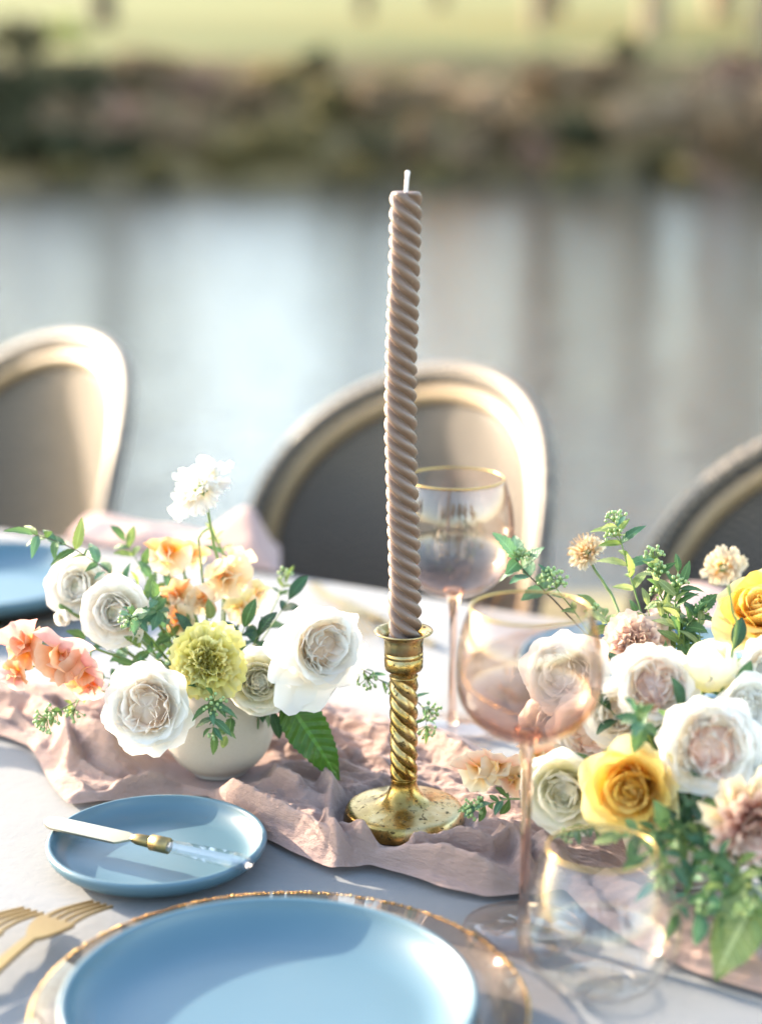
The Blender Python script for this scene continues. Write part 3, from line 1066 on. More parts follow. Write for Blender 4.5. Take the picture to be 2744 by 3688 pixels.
def tumbler(c, label):
    t = empty('tumbler', (c.x, c.y, TZ + 0.0015))
    tag(t, label, 'tumbler')
    h, rm, rr, rb = 0.083, 0.0465, 0.0305, 0.0215
    out = [(0, 0), (rb * 0.9, 0.0), (rb, 0.0012)]
    for k in np.linspace(0.06, 1, 24):
        z = h * k
        if k < 0.42:
            r = rb + (rm - rb) * math.sin(k / 0.42 * math.pi / 2) ** 0.75
        else:
            r = rm - (rm - rr) * ((k - 0.42) / 0.58) ** 1.5
        out.append((r, z))
    inn = [(max(r - 0.0013, 0), max(z, 0.004)) for r, z in out[2:]][::-1] + [(0, 0.0045)]
    wall = MB().lathe(out + [(rr - 0.0006, h + 0.0006)] + inn, 72).make('glass_wall', M['clear_glass'], t)
    ring = [((rr - 0.0006) * math.cos(2 * math.pi * k / 72), (rr - 0.0006) * math.sin(2 * math.pi * k / 72), h + 0.0005) for k in range(73)]
    MB().tube(ring, 0.0008, 6, False).make('gold_rim', M['gold_rim'], wall)
    ring = [(rb * math.cos(2 * math.pi * k / 72), rb * math.sin(2 * math.pi * k / 72), 0.0024) for k in range(73)]
    MB().tube(ring, 0.0010, 6, False).make('base_ring', M['acrylic'], wall)


tumbler(on_table(2150, 3560), 'rounded clear stemless tumbler with gold rim, nearest glass to the camera')

# ------------------------------------------------------------------ cutlery
def frame_on(p0, p1, up=Vector((0, 0, 1))):
    y = (p1 - p0).normalized()
    x = y.cross(up).normalized()
    z = x.cross(y)
    return Matrix((x, y, z)).transposed().to_quaternion()


def slab(outline, z0, z1, bend=None):
    """thin plate from an x,y outline given as left/right pairs along y"""
    v, f = [], []
    for (xl, xr, y) in outline:
        b = bend(y) if bend else 0.0
        v += [(xl, y, z0 + b), (xr, y, z0 + b), (xr, y, z1 + b), (xl, y, z1 + b)]
    n = len(outline)
    for i in range(n - 1):
        for k in range(4):
            k2 = (k + 1) % 4
            f.append((i * 4 + k, i * 4 + k2, (i + 1) * 4 + k2, (i + 1) * 4 + k))
    f += [(3, 2, 1, 0), tuple((n - 1) * 4 + k for k in range(4))]
    return v, f


def butter_knife(p_tip, p_end, label):
    L = (p_tip - p_end).length
    t = empty('butter_knife', p_end, frame_on(p_end, p_tip))
    tag(t, label, 'knife')
    hl = L * 0.385
    hd = MB()
    prof = [(0.0035, 0.0), (0.0062, 0.006), (0.0058, hl * 0.5), (0.0050, hl - 0.003), (0.0042, hl)]
    vs, fs = [], []
    n = 8
    for r, y in prof:
        for k in range(n):
            a = 2 * math.pi * (k + 0.5) / n
            vs.append((r * math.cos(a), y, r * 0.85 * math.sin(a)))
    for i in range(len(prof) - 1):
        for k in range(n):
            k2 = (k + 1) % n
            fs.append((i * n + k, i * n + k2, (i + 1) * n + k2, (i + 1) * n + k))
    fs += [tuple(range(n)), tuple((len(prof) - 1) * n + k for k in range(n - 1, -1, -1))]
    hd.add(vs, fs)
    hd.make('handle', M['acrylic'], t, False)
    fe = MB()
    fe.tube([(0, hl + 0.0002, 0), (0, hl + 0.013, 0)], 0.0052, 20)
    fe.tube([(0, hl + 0.013, 0), (0, hl + 0.024, 0), (0, hl + 0.028, 0.0)], [0.0040, 0.0036, 0.0024], 20)
    fe.make('ferrule', M['gold_matte'], t)
    y0 = hl + 0.026
    bl = L - y0
    out = []
    for k in np.linspace(0, 1, 26):
        y = y0 + bl * k
        w = min(1, k / 0.10)
        xr = 0.0022 + 0.0035 * w                       # spine side
        xl = -0.0022 - 0.0095 * w ** 1.2               # cutting belly
        tip = max(0.0, (k - 0.80) / 0.20)
        xl = xl * (1 - 0.75 * tip ** 2.2) + 0.0
        xr = xr * (1 - 0.55 * tip ** 3)
        out.append((xl, xr, y))
    v, f = slab(out, -0.0007, 0.0007)
    obj('blade', mesh('blade', v, f, False), M['pale_gold'], t)


butter_knife(on_table(168, 2950, 0.0200), on_table(902, 3112, 0.0195), 'butter knife with brushed gold blade and clear handle resting on the bread plate')


def fork(p_tine, p_end, label, scale=1.0):
    L = (p_tine - p_end).length
    t = empty('fork', p_end, frame_on(p_end, p_tine))
    tag(t, label, 'fork', 'gold forks left of the large plate')

    def bend(y):
        k = y / L
        return 0.0045 + 0.006 * math.sin(max(0, k - 0.25) / 0.75 * math.pi) - 0.002 * max(0, k - 0.8) / 0.2
    head = L - 0.066 * scale
    hw = 0.0125 * scale
    v, f = slab([(-0.0045 * s, 0.0045 * s, y) for y, s in zip(np.linspace(0, head, 16), np.linspace(1.05, 0.72, 16))], -0.0014, 0.0014, bend)
    obj('handle', mesh('handle', v, f, False), M['gold_matte'], t)
    out = []
    for k in np.linspace(0, 1, 14):
        w = 0.0032 + (hw - 0.0032) * math.sin(k * math.pi / 2) ** 0.7
        out.append((-w, w, head + 0.024 * scale * k + 0.0002))
    v, f = slab(out, -0.0011, 0.0011, bend)
    hd = obj('head', mesh('head', v, f, False), M['gold_matte'], t)
    y0 = head + 0.024 * scale + 0.0004
    for i in range(4):
        xc = -hw + hw * 2 * (i + 0.5) / 4
        w = hw * 0.085
        v, f = slab([(xc * (1 - 0.22 * k) - w * (1.25 - 0.6 * k), xc * (1 - 0.22 * k) + w * (1.25 - 0.6 * k), y0 + (L - y0) * k) for k in np.linspace(0, 1, 10)], -0.0009, 0.0009, bend)
        obj('tine', mesh('tine', v, f, False), M['gold_matte'], hd)


fork(on_table(372, 3268, 0.006), on_table(-190, 3640, 0.004), 'gold fork nearer the large blue plate, its handle running lower left')
fork(on_table(122, 3292, 0.006), on_table(-420, 3650, 0.004), 'gold fork at the left picture edge, only its tines showing')


def table_knife(p_tip, p_end, label):
    L = (p_tip - p_end).length
    t = empty('dinner_knife', p_end, frame_on(p_end, p_tip))
    tag(t, label, 'knife')
    v, f = slab([(-0.0042, 0.0042, y) for y in np.linspace(0, L * 0.45, 6)], 0, 0.004)
    obj('handle', mesh('handle', v, f, False), M['gold_matte'], t)
    v, f = slab([(-0.0035 - 0.005 * math.sin(k * math.pi) ** 0.5 * (1 - 0.5 * k), 0.0035 * (1 - 0.6 * k), L * 0.452 + L * 0.548 * k) for k in np.linspace(0, 1, 14)], 0.001, 0.0025)
    obj('blade', mesh('blade', v, f, False), M['gold_matte'], t)


table_knife(on_table(1560, 2330, 0.002), on_table(1230, 2170, 0.002), 'gold dinner knife on the far side of the table behind the big white rose')
fork(on_table(1330, 2300, 0.006), on_table(1130, 2120, 0.004), 'gold fork on the far side of the table behind the big white rose')

# ------------------------------------------------------------------ bistro chairs
def chair(loc, rz, label):
    t = empty('bistro_chair', loc, Quaternion((0, 0, 1), rz))
    tag(t, label, 'chair', 'round-backed bistro chairs across the table')
    Rb = 0.342

    def back_pt(l, z, off=0.0):
        ph = l / Rb
        rec = (z - 0.45) * 0.16
        r = Rb - off
        return Vector((r * math.sin(ph), 0.19 + rec - Rb + r * math.cos(ph), z))

    zt, zs, L0 = 0.872, 0.630, 0.300

    def hoop(inset, n=56, z_low=0.44):
        pts = []
        for i in range(n + 1):
            a = math.pi * i / n
            l = -(L0 - inset) * math.copysign(abs(math.cos(a)) ** 1.0, math.cos(a))
            z = zs + (zt - inset - zs) * math.sin(a) ** 1.0
            pts.append((l, z))
        low = [(-(L0 - inset) + 0.045 * k ** 1.3, zs - (zs - z_low) * k) for k in np.linspace(1, 0.1, 8)]
        hi = [(-l, z) for l, z in low[::-1]]
        return low + pts + hi

    MB().tube([back_pt(l, z) for l, z in hoop(0)], 0.0115, 10).make('outer_frame', M['rattan'], t)
    MB().tube([back_pt(l, z, 0.004) for l, z in hoop(0.0155)], 0.0055, 8).make('dark_binding', M['black_cane'], t)
    MB().tube([back_pt(l, z, 0.006) for l, z in hoop(0.0275)], 0.0105, 10).make('inner_frame', M['cane'], t)
    # woven panel: rows of points from the left to the right side of the inner hoop
    v, f = [], []
    nr, nc_ = 30, 34
    zl = 0.50
    for j in range(nr):
        z = zl + (zt - 0.038 - zl) * (1 - (1 - j / (nr - 1)) ** 1.35)
        if z > zs:
            q = min(1.0, (z - zs) / (zt - 0.036 - zs))
            w = (L0 - 0.036) * max(0.0, 1 - q ** 2) ** 0.5
        else:
            w = (L0 - 0.036) - 0.045 * ((zs - z) / (zs - 0.44)) ** 1.3
        for i in range(nc_):
            l = w * (2 * i / (nc_ - 1) - 1)
            v.append(back_pt(l, z, 0.005 - 0.003 * math.cos(i / (nc_ - 1) * 6.28)))
    for j in range(nr - 1):
        for i in range(nc_ - 1):
            f.append((j * nc_ + i, j * nc_ + i + 1, (j + 1) * nc_ + i + 1, (j + 1) * nc_ + i))
    o = obj('woven_back', mesh('woven_back', v, f), M['weave'], t)
    MB().lathe([(0, 0.435), (0.20, 0.435), (0.212, 0.445), (0.212, 0.462), (0.20, 0.472), (0, 0.468)], 40, (0, 0.0, 0)).make('seat', M['weave'], t)
    MB().tube([back_pt(l, 0.50, 0.005) for l in np.linspace(-0.225, 0.225, 12)], 0.009, 8).make('lower_rail', M['cane'], t)
    for sx, sy, ty in ((-0.16, -0.15, -0.17), (0.16, -0.15, -0.17), (-0.165, 0.10, 0.2), (0.165, 0.10, 0.2)):
        MB().tube([(sx * 1.08, ty, 0), (sx * 1.02, (sy + ty) / 2, 0.25), (sx, sy, 0.445)], [0.012, 0.014, 0.015], 10).make('leg', M['cane'], t)
    for sx in (-0.15, 0.15):
        MB().tube([(sx, 0.105, 0.445), back_pt(sx * 1.15, 0.46)], 0.011, 8).make('arm_joint', M['cane'], t)
    return t


RZ = R_(-49.0)
chair((-0.076, 2.085, 0), RZ, 'round-backed woven bistro chair directly behind the tall candle')
chair((-0.608, 2.380, 0), RZ, 'round-backed woven bistro chair at the left picture edge')
chair((0.400, 1.765, 0), RZ, 'round-backed woven bistro chair at the right picture edge, behind the yellow rose')

# ------------------------------------------------------------------ vases
def bowl_vase(c, label):
    t = empty('bowl_vase', (c.x, c.y, TZ + 0.0042))
    tag(t, label, 'vase', 'cream stoneware bowl vases')
    pr = [(0, 0.0), (0.017, 0.0), (0.0205, 0.0015)]
    for a in np.linspace(0.06, 1, 14):
        ang = -math.pi / 2 * 0.82 + a * math.pi / 2 * 1.42
        pr.append((0.0402 * math.cos(ang) ** 0.8, 0.0385 + 0.0385 * math.sin(ang)))
    pr += [(r - 0.003, z) for r, z in pr[:2:-1]] + [(0, 0.005)]
    MB().lathe(pr, 72).make('bowl', M['vase'], t)


bowl_vase(VL, 'cream speckled stoneware bowl vase under the white and yellow flowers, left of the candlestick')
bowl_vase(VR, 'cream stoneware bowl vase hidden beneath the right-hand flowers')
# ------------------------------------------------------------------ flowers: unit petals (bloom radius = 1), reused by every bloom
CACHE = {}


def petal_me(key, L, W, a0, a1, r0=0.06, cup=0.3, ruf=0.0, rfreq=5.0, notch=0.0, tipr=0.3, base_w=0.25, power=1.0, z0=0.0, fan=0.0, seed=0, nu=8, nv=9, curl=0.0):
    """one petal growing outwards along +x; a0/a1 = lean from upright at base/tip in degrees"""
    k = (key, seed)
    if k in CACHE:
        return CACHE[k]
    g = random.Random(hash(str(k)) if False else sum(ord(c) * (i + 3) for i, c in enumerate(str(k))))
    ph = [g.uniform(0, 6.28) for _ in range(5)]
    fr = [rfreq * g.uniform(0.8, 1.25) for _ in range(3)]
    asym = g.uniform(-0.12, 0.12)
    # midrib
    N = 40
    mid = [(r0, z0)]
    angs = []
    for i in range(N):
        v = (i + 0.5) / N
        a = R_(a0 + (a1 - a0) * v ** power + curl * max(0, v - 0.75) ** 2 * 16)
        mid.append((mid[-1][0] + math.sin(a) * L / N, mid[-1][1] + math.cos(a) * L / N))
        angs.append(a)
    angs.append(angs[-1])
    vs, at_, fs = [], [], []
    for j in range(nv + 1):
        v = j / nv
        if fan:
            wv = base_w + (1 - base_w) * v ** 0.8
        else:
            wv = base_w + (1 - base_w) * math.sin(min(1, v * 1.25) * math.pi / 2) ** 0.9
            if v > 0.8:
                wv *= 1 - 0.12 * ((v - 0.8) / 0.2) ** 2
        for i in range(nu + 1):
            u = 2 * i / nu - 1
            s = v * (1 - tipr * abs(u) ** 2.4 * (0.35 + 0.65 * v)) * (1 - notch * math.exp(-(u / 0.22) ** 2) * v ** 3)
            s *= 1 + asym * u * v + (0.035 * math.sin(fr[2] * 1.7 * u + ph[3]) if ruf else 0.012 * math.sin(5 * u + ph[3])) * v * v
            x = s * N
            k0 = min(int(x), N - 1)
            t = x - k0
            r = mid[k0][0] * (1 - t) + mid[k0 + 1][0] * t
            z = mid[k0][1] * (1 - t) + mid[k0 + 1][1] * t
            a = angs[k0]
            d = u * W * wv
            off = cup * d * d / W
            off += ruf * v ** 1.6 * (math.sin(fr[0] * u + ph[0]) * 0.7 + math.sin(fr[1] * 1.9 * u + ph[1] + 3 * v) * 0.45)
            off += 0.02 * math.sin(3 * v + 2.2 * u + ph[2])
            if cup > 0.9:
                d = W * wv * math.sin(min(1.5, abs(u) * 1.35)) / math.sin(1.35) * (1 if u > 0 else -1)
            vs.append((r - math.cos(a) * off, d, z + math.sin(a) * off))
            at_.append(v)
    for j in range(nv):
        for i in range(nu):
            q = j * (nu + 1) + i
            fs.append((q, q + 1, q + nu + 2, q + nu + 1))
    me = mesh('petal', vs, fs, True, at_)
    me.materials.append(M['petal_white'])
    CACHE[k] = me
    return me


def put(me, root, mat, rz=0.0, tilt=0.0, scale=1.0, loc=(0, 0, 0), name='petal', twist=0.0):
    o = bpy.data.objects.new(name, me)
    o.material_slots[0].link = 'OBJECT'
    o.material_slots[0].material = mat
    o.parent = root
    o.rotation_mode = 'QUATERNION'
    o.rotation_quaternion = Quaternion((0, 0, 1), rz) @ Quaternion((0, 1, 0), tilt) @ Quaternion((1, 0, 0), twist)
    o.scale = (scale, scale, scale)
    o.location = loc
    COL.objects.link(o)
    return o


def whorl(root, R, n, mat, key, g, phase=0.0, jit=0.15, tj=0.08, sj=0.06, nvar=3, z=0.0, **kw):
    for i in range(n):
        me = petal_me(key, seed=g.randrange(nvar), **kw)
        put(me, root, mat, phase + 2 * math.pi * i / n + g.uniform(-jit, jit), g.uniform(-tj, tj), R * g.uniform(1 - sj, 1 + sj), (0, 0, z * R), twist=g.uniform(-tj, tj))


def face_quat(f):
    """z along f, y upwards, x to the side"""
    up = Vector((0, 0, 1)) if abs(f.z) < 0.95 else Vector((0, 1, 0))
    x = up.cross(f).normalized()
    return Matrix((x, f.cross(x), f)).transposed().to_quaternion()


def bloom_root(kind, px, py, y, R, face, label, cat='flower', group=None, roll=0.0, lift=0.45):
    p = at(px, py, y)
    f = Vector(face).normalized()
    q = face_quat(f) @ Quaternion((0, 0, 1), roll)
    root = empty(kind, p - f * (lift * R), q)
    tag(root, label, cat, group)
    return root, f


def add_stem(root, f, R, target, rad=0.0013, mat=None, sag=0.6, back=0.0, calyx=True, bends=None):
    """stem from the bloom's base to a point inside the vase, in the bloom's own frame"""
    base = Vector(root.location)
    inv = Matrix.Translation(base) @ root.rotation_quaternion.to_matrix().to_4x4()
    inv = inv.inverted()
    mids = bends or [base - f * (R * sag)]
    pts = smooth_path([base + f * back] + mids + [Vector(target)], 18)
    MB().tube([inv @ p for p in pts], rad, 8).make('stem', mat or M['stem'], root)
    if calyx:
        MB().lathe([(0.0, -0.22 * R), (0.07 * R, -0.2 * R), (0.13 * R, -0.08 * R), (0.15 * R, 0.03 * R), (0.08 * R, 0.06 * R)], 12).make('calyx', M['leaf_mid'], root)


def core(root, R, r, z0, h, mat, seed):
    """the tightly folded young petals at the very centre, one crumpled bud"""
    k = ('core', seed % 4)
    if k not in CACHE:
        b = MB().ball((0, 0, 0), 1.0, 22, 12)
        n1, n2 = wob(400 + seed % 4, 5), wob(410 + seed % 4, 11)
        v = []
        for p in b.v:
            a = math.atan2(p.y, p.x)
            q = 1 + 0.10 * math.sin(5 * a + 6 * p.z + float(n1(p.x, p.y))) + 0.07 * float(n2(p.x + p.z, p.y))
            v.append(p * q)
        CACHE[k] = mesh('heart_petals', v, b.f, True, [0.35 + 0.3 * max(0, p.z) for p in v])
        CACHE[k].materials.append(mat)
    o = put(CACHE[k], root, mat, seed * 1.3, 0, 1.0, (0, 0, z0 * R), 'heart_petals')
    o.scale = (r * R, r * R, h * R)


def garden_rose(px, py, y, R, face, label, vase, outer, inner, heart, roll=0.0, seed=1, loose=1.0, group='garden roses', guard=6, extra=None):
    g = random.Random(seed)
    root, f = bloom_root('garden_rose', px, py, y, R, face, label, 'rose', group, roll)
    whorl(root, R, guard, outer, 'gr0%.1f' % loose, g, 0.1, 0.2, 0.14, 0.08, L=1.0, W=0.62, a0=42, a1=92 * loose, r0=0.10, cup=0.28, ruf=0.035, rfreq=3, curl=18, base_w=0.3, notch=0.05)
    whorl(root, R, 6, outer, 'gr1', g, 0.6, 0.15, 0.08, 0.05, L=1.02, W=0.62, a0=62, a1=38, r0=0.08, cup=0.42, ruf=0.03, rfreq=3, base_w=0.3, notch=0.06, curl=20)
    whorl(root, R, 6, outer, 'gr2', g, 0.2, 0.15, 0.08, 0.05, L=0.98, W=0.55, a0=64, a1=26, r0=0.06, cup=0.48, ruf=0.03, rfreq=3, base_w=0.35, notch=0.08, curl=10)
    whorl(root, R, 7, inner, 'gr3', g, 0.5, 0.2, 0.10, 0.06, L=0.90, W=0.42, a0=58, a1=10, r0=0.05, cup=0.6, ruf=0.035, rfreq=4, base_w=0.4, notch=0.1)
    for i in range(14):                                   # crumpled quartered heart
        a = 2.39996 * i + g.uniform(-0.4, 0.4)
        rr = 0.44 * R * math.sqrt((i + 0.3) / 13)
        me = petal_me('grh', L=0.58, W=0.28, a0=34, a1=0, r0=0.0, cup=0.7, ruf=0.07, rfreq=4, base_w=0.6, seed=g.randrange(5), nu=10, nv=7, notch=0.12)
        put(me, root, heart if i % 3 else inner, a + g.choice((0, 0.9, -0.9)) + g.uniform(-0.4, 0.4), g.uniform(-0.05, 0.25), R * g.uniform(0.9, 1.1), (rr * math.cos(a), rr * math.sin(a), 0.16 * R))
    core(root, R, 0.48, 0.24, 0.26, heart, seed)
    for e in extra or []:
        ang, L, W, a0, a1, cup, sd = e
        me = petal_me('grx%s' % (e,), L=L, W=W, a0=a0, a1=a1, r0=0.08, cup=cup, ruf=0.05, rfreq=3, base_w=0.3, curl=25, seed=sd, nu=10, nv=12)
        put(me, root, outer, ang, 0, R, (0, 0, 0.02 * R))
    add_stem(root, f, R, vase)
    return root


def tea_rose(px, py, y, R, face, label, vase, outer, mid, heart, roll=0.0, seed=1, group='roses'):
    g = random.Random(seed)
    root, f = bloom_root('rose', px, py, y, R, face, label, 'rose', group, roll, 0.6)
    whorl(root, R, 5, outer, 'tr0', g, 0.0, 0.2, 0.1, 0.06, L=1.25, W=0.72, a0=22, a1=88, r0=0.10, cup=0.35, ruf=0.03, rfreq=2.5, curl=40, base_w=0.35, tipr=0.4)
    whorl(root, R, 5, mid, 'tr1', g, 0.6, 0.2, 0.07, 0.05, L=1.18, W=0.66, a0=24, a1=44, r0=0.09, cup=0.5, ruf=0.025, rfreq=2.5, curl=40, base_w=0.4, tipr=0.35)
    whorl(root, R, 5, mid, 'tr2', g, 0.3, 0.15, 0.05, 0.05, L=1.10, W=0.52, a0=24, a1=10, r0=0.08, cup=0.75, ruf=0.02, rfreq=2.5, curl=25, base_w=0.5, tipr=0.3)
    whorl(root, R, 4, heart, 'tr3', g, 0.8, 0.15, 0.04, 0.05, L=1.05, W=0.36, a0=14, a1=2, r0=0.07, cup=1.0, ruf=0.02, rfreq=2.5, curl=15, base_w=0.6, tipr=0.25)
    whorl(root, R, 4, heart, 'tr4', g, 0.2, 0.15, 0.04, 0.05, L=1.02, W=0.22, a0=8, a1=-3, r0=0.04, cup=1.0, ruf=0.02, rfreq=2.5, base_w=0.7, tipr=0.2)
    core(root, R, 0.26, 0.50, 0.34, heart, seed)
    add_stem(root, f, R, vase)
    return root


def ranunculus(px, py, y, R, face, label, vase, mat, heart, roll=0.0, seed=1, group='ranunculus', layers=7):
    g = random.Random(seed)
    root, f = bloom_root('ranunculus', px, py, y, R, face, label, 'flower', group, roll, 0.5)
    for k in range(layers):
        rk = 0.16 + 0.125 * k
        last = k >= layers - 2
        whorl(root, R, 6 + (k > 3), heart if k < 2 else mat, 'rn%d' % k, g, k * 0.55, 0.15, 0.05, 0.04, nvar=2, L=0.55 + 0.115 * k, W=0.85 * rk + 0.03, a0=30 + 9 * k, a1=-32 + 8 * k + (26 if last else 0), r0=0.04,
              cup=0.5, ruf=0.02 + 0.006 * k, rfreq=4, base_w=0.5, tipr=0.22, nu=8, nv=7, z=-0.01 * k)
    core(root, R, 0.30, 0.28, 0.22, heart, seed)
    add_stem(root, f, R, vase)
    return root


def carnation(px, py, y, R, face, label, vase, mat, heart, roll=0.0, seed=1, group='carnations'):
    g = random.Random(seed)
    root, f = bloom_root('carnation', px, py, y, R, face, label, 'carnation', group, roll, 0.45)
    for n, L, W, a0, a1, ru, m in ((8, 1.0, 0.50, 45, 95, 0.05, mat), (8, 0.98, 0.46, 38, 74, 0.07, mat), (8, 0.92, 0.42, 30, 56, 0.09, mat), (8, 0.88, 0.36, 22, 36, 0.10, heart), (7, 0.84, 0.30, 12, 18, 0.11, heart), (6, 0.80, 0.24, 2, 2, 0.10, heart)):
        whorl(root, R, n, m, 'cn%d' % a1, g, g.random(), 0.25, 0.14, 0.08, nvar=4, L=L, W=W, a0=a0, a1=a1, r0=0.04, cup=0.15, ruf=ru, rfreq=8.5, base_w=0.12, tipr=0.22, fan=1, nu=16, nv=8, power=0.8)
    core(root, R, 0.42, 0.26, 0.34, heart, seed)
    add_stem(root, f, R, vase)
    return root


def dahlia(px, py, y, R, face, label, vase, mat, heart, outer, roll=0.0, seed=1):
    g = random.Random(seed)
    root, f = bloom_root('chrysanthemum', px, py, y, R, face, label, 'flower', None, roll, 0.4)
    for k, (n, L, a0, a1, m) in enumerate(((14, 1.05, 70, 108, outer), (14, 1.0, 60, 90, outer), (14, 0.92, 48, 66, mat), (13, 0.84, 36, 46, mat), (11, 0.76, 24, 28, mat), (9, 0.68, 12, 12, heart), (6, 0.62, 2, 0, heart))):
        whorl(root, R, n, m, 'dh%d' % k, g, g.random(), 0.12, 0.1, 0.08, nvar=2, L=L, W=0.16, a0=a0, a1=a1, r0=0.05, cup=1.0, base_w=0.6, tipr=0.2, nu=5, nv=7)
    add_stem(root, f, R, vase)
    return root


def scabiosa(px, py, y, R, face, label, bends, target, mat, heart, roll=0.0, seed=1, rad=0.0011, outer_n=10, dome=46, spiky=False, group='scabious'):
    g = random.Random(seed)
    root, f = bloom_root('scabious', px, py, y, R, face, label, 'flower', group, roll, 0.2)
    whorl(root, R, outer_n, mat, 'sb0', g, 0.2, 0.25, 0.25, 0.14, nvar=4, L=0.82, W=0.28, a0=72, a1=104, r0=0.22, cup=0.1, ruf=0.09, rfreq=7, base_w=0.2, tipr=0.25, fan=1, nu=12, nv=6, notch=0.12)
    whorl(root, R, outer_n, mat, 'sb1', g, 0.5, 0.25, 0.25, 0.14, nvar=4, L=0.66, W=0.24, a0=52, a1=76, r0=0.2, cup=0.1, ruf=0.09, rfreq=7, base_w=0.2, tipr=0.25, fan=1, nu=12, nv=6, notch=0.12)
    for i in range(dome):
        k = (i + 0.5) / dome
        th = math.acos(1 - 0.85 * k)
        ph = i * 2.39996
        me = petal_me('sbf', L=0.34, W=0.12, a0=-10, a1=50, r0=0.0, cup=0.3, ruf=0.06, rfreq=6, base_w=0.3, fan=1, seed=g.randrange(4), nu=6, nv=4, notch=0.15)
        rr = 0.42 * R * math.sin(th)
        put(me, root, mat if g.random() < 0.8 else heart, ph + g.uniform(-0.5, 0.5), th * 0.8 + g.uniform(-0.2, 0.2), R * g.uniform(0.8, 1.15), (rr * math.cos(ph), rr * math.sin(ph), 0.30 * R * math.cos(th) + 0.0 * R), 'floret')
    if spiky:
        b = MB()
        for i in range(60):
            th = math.acos(1 - 1.0 * (i + 0.5) / 60)
            ph = i * 2.39996
            d = Vector((math.sin(th) * math.cos(ph), math.sin(th) * math.sin(ph), math.cos(th) + 0.1))
            b.tube([d * 0.35 * R, d * R * g.uniform(0.82, 1.05)], 0.017 * R, 4)
            b.ball(d * R * g.uniform(0.9, 1.05), 0.035 * R, 5, 4)
        b.make('pins', mat, root)
    b = MB()
    for i in range(10):
        a = 2 * math.pi * i / 10
        d = Vector((math.cos(a), math.sin(a), -0.15))
        b.tube([d * 0.05 * R, d * 0.55 * R], [0.06 * R, 0.015 * R], 5)
    b.lathe([(0, -0.12 * R), (0.14 * R, -0.02 * R), (0.2 * R, 0.1 * R), (0, 0.12 * R)], 10)
    b.make('calyx', M['leaf_mid'], root)
    add_stem(root, f, R, target, rad, calyx=False, bends=bends)
    return root


def tulip(px, py, y, R, face, label, vase, mat, heart, seed=1):
    g = random.Random(seed)
    root, f = bloom_root('tulip_bud', px, py, y, R, face, label, 'flower', None, 0.0, 1.1)
    for k, ph in ((0, 0.0), (1, 1.05)):
        whorl(root, R, 3, mat, 'tu%d' % k, g, ph, 0.06, 0.03, 0.03, nvar=2, L=2.45, W=0.95 - 0.06 * k, a0=72, a1=-58, r0=0.12, cup=0.62, ruf=0.015, rfreq=3, base_w=0.35, tipr=0.42, nu=12, nv=14)
    add_stem(root, f, R, vase)
    return root


def sweet_pea(px, py, y, R, face, label, vase, mats, blooms, seed=1, group='sweet peas', rad=0.0009, bends=None):
    """a stem with several butterfly blooms; blooms = (px, py, y, size, face, roll)"""
    g = random.Random(seed)
    p = at(px, py, y)
    f = Vector(face).normalized()
    root = empty('sweet_pea', p, face_quat(f))
    tag(root, label, 'flower', group)
    inv = (Matrix.Translation(p) @ root.rotation_quaternion.to_matrix().to_4x4()).inverted()
    st = MB()
    mids = bends or [p * 0.5 + Vector(vase) * 0.5 + Vector((0, 0, 0.008))]
    st.tube([inv @ q for q in smooth_path([p] + mids + [Vector(vase)], 18)], rad, 7)
    for (bx, by, byy, s, bf, roll) in blooms:
        c = at(bx, by, byy)
        bfv = Vector(bf).normalized()
        q = face_quat(bfv) @ Quaternion((0, 0, 1), roll)
        bw = inv @ (Matrix.Translation(c - bfv * 0.3 * s) @ q.to_matrix().to_4x4())
        loc, rot, _ = bw.decompose()
        st.tube([inv @ x for x in smooth_path([c - bfv * 0.3 * s, (c - bfv * 0.8 * s) * 0.6 + p * 0.4, p], 8)], rad * 0.75, 6)
        for key, kw, ang, tl, mi in (
            ('sp_std', dict(L=1.15, W=0.95, a0=15, a1=62, r0=0.02, cup=-0.12, ruf=0.13, rfreq=5, base_w=0.2, notch=0.16, tipr=0.45, nu=14, nv=10, fan=1), math.pi / 2, 0.0, 0),
            ('sp_back', dict(L=0.95, W=0.7, a0=30, a1=95, r0=0.02, cup=-0.1, ruf=0.12, rfreq=5, base_w=0.2, tipr=0.4, nu=12, nv=9, fan=1), math.pi / 2 + 2.2, 0.1, 1),
            ('sp_back', dict(L=0.95, W=0.7, a0=30, a1=95, r0=0.02, cup=-0.1, ruf=0.12, rfreq=5, base_w=0.2, tipr=0.4, nu=12, nv=9, fan=1), math.pi / 2 - 2.2, 0.1, 1),
            ('sp_wing', dict(L=0.8, W=0.5, a0=-5, a1=40, r0=0.03, cup=0.4, ruf=0.10, rfreq=4, base_w=0.25, tipr=0.4, nu=10, nv=8, fan=1), math.pi * 1.18, 0.0, 1),
            ('sp_wing', dict(L=0.8, W=0.5, a0=-5, a1=40, r0=0.03, cup=0.4, ruf=0.10, rfreq=4, base_w=0.25, tipr=0.4, nu=10, nv=8, fan=1), -math.pi * 0.18, 0.0, 1),
            ('sp_keel', dict(L=0.55, W=0.28, a0=-10, a1=50, r0=0.02, cup=0.9, ruf=0.04, rfreq=4, base_w=0.4, tipr=0.3, nu=8, nv=6), -math.pi / 2, 0.0, 2),
        ):
            me = petal_me(key, seed=g.randrange(4), **kw)
            o = put(me, root, mats[mi], 0, 0, s * g.uniform(0.9, 1.1))
            o.rotation_quaternion = rot @ (Quaternion((0, 0, 1), ang + g.uniform(-0.15, 0.15)) @ Quaternion((0, 1, 0), tl + g.uniform(-0.15, 0.15)))
            o.location = loc
    st.make('stem', M['stem'], root)
    return root


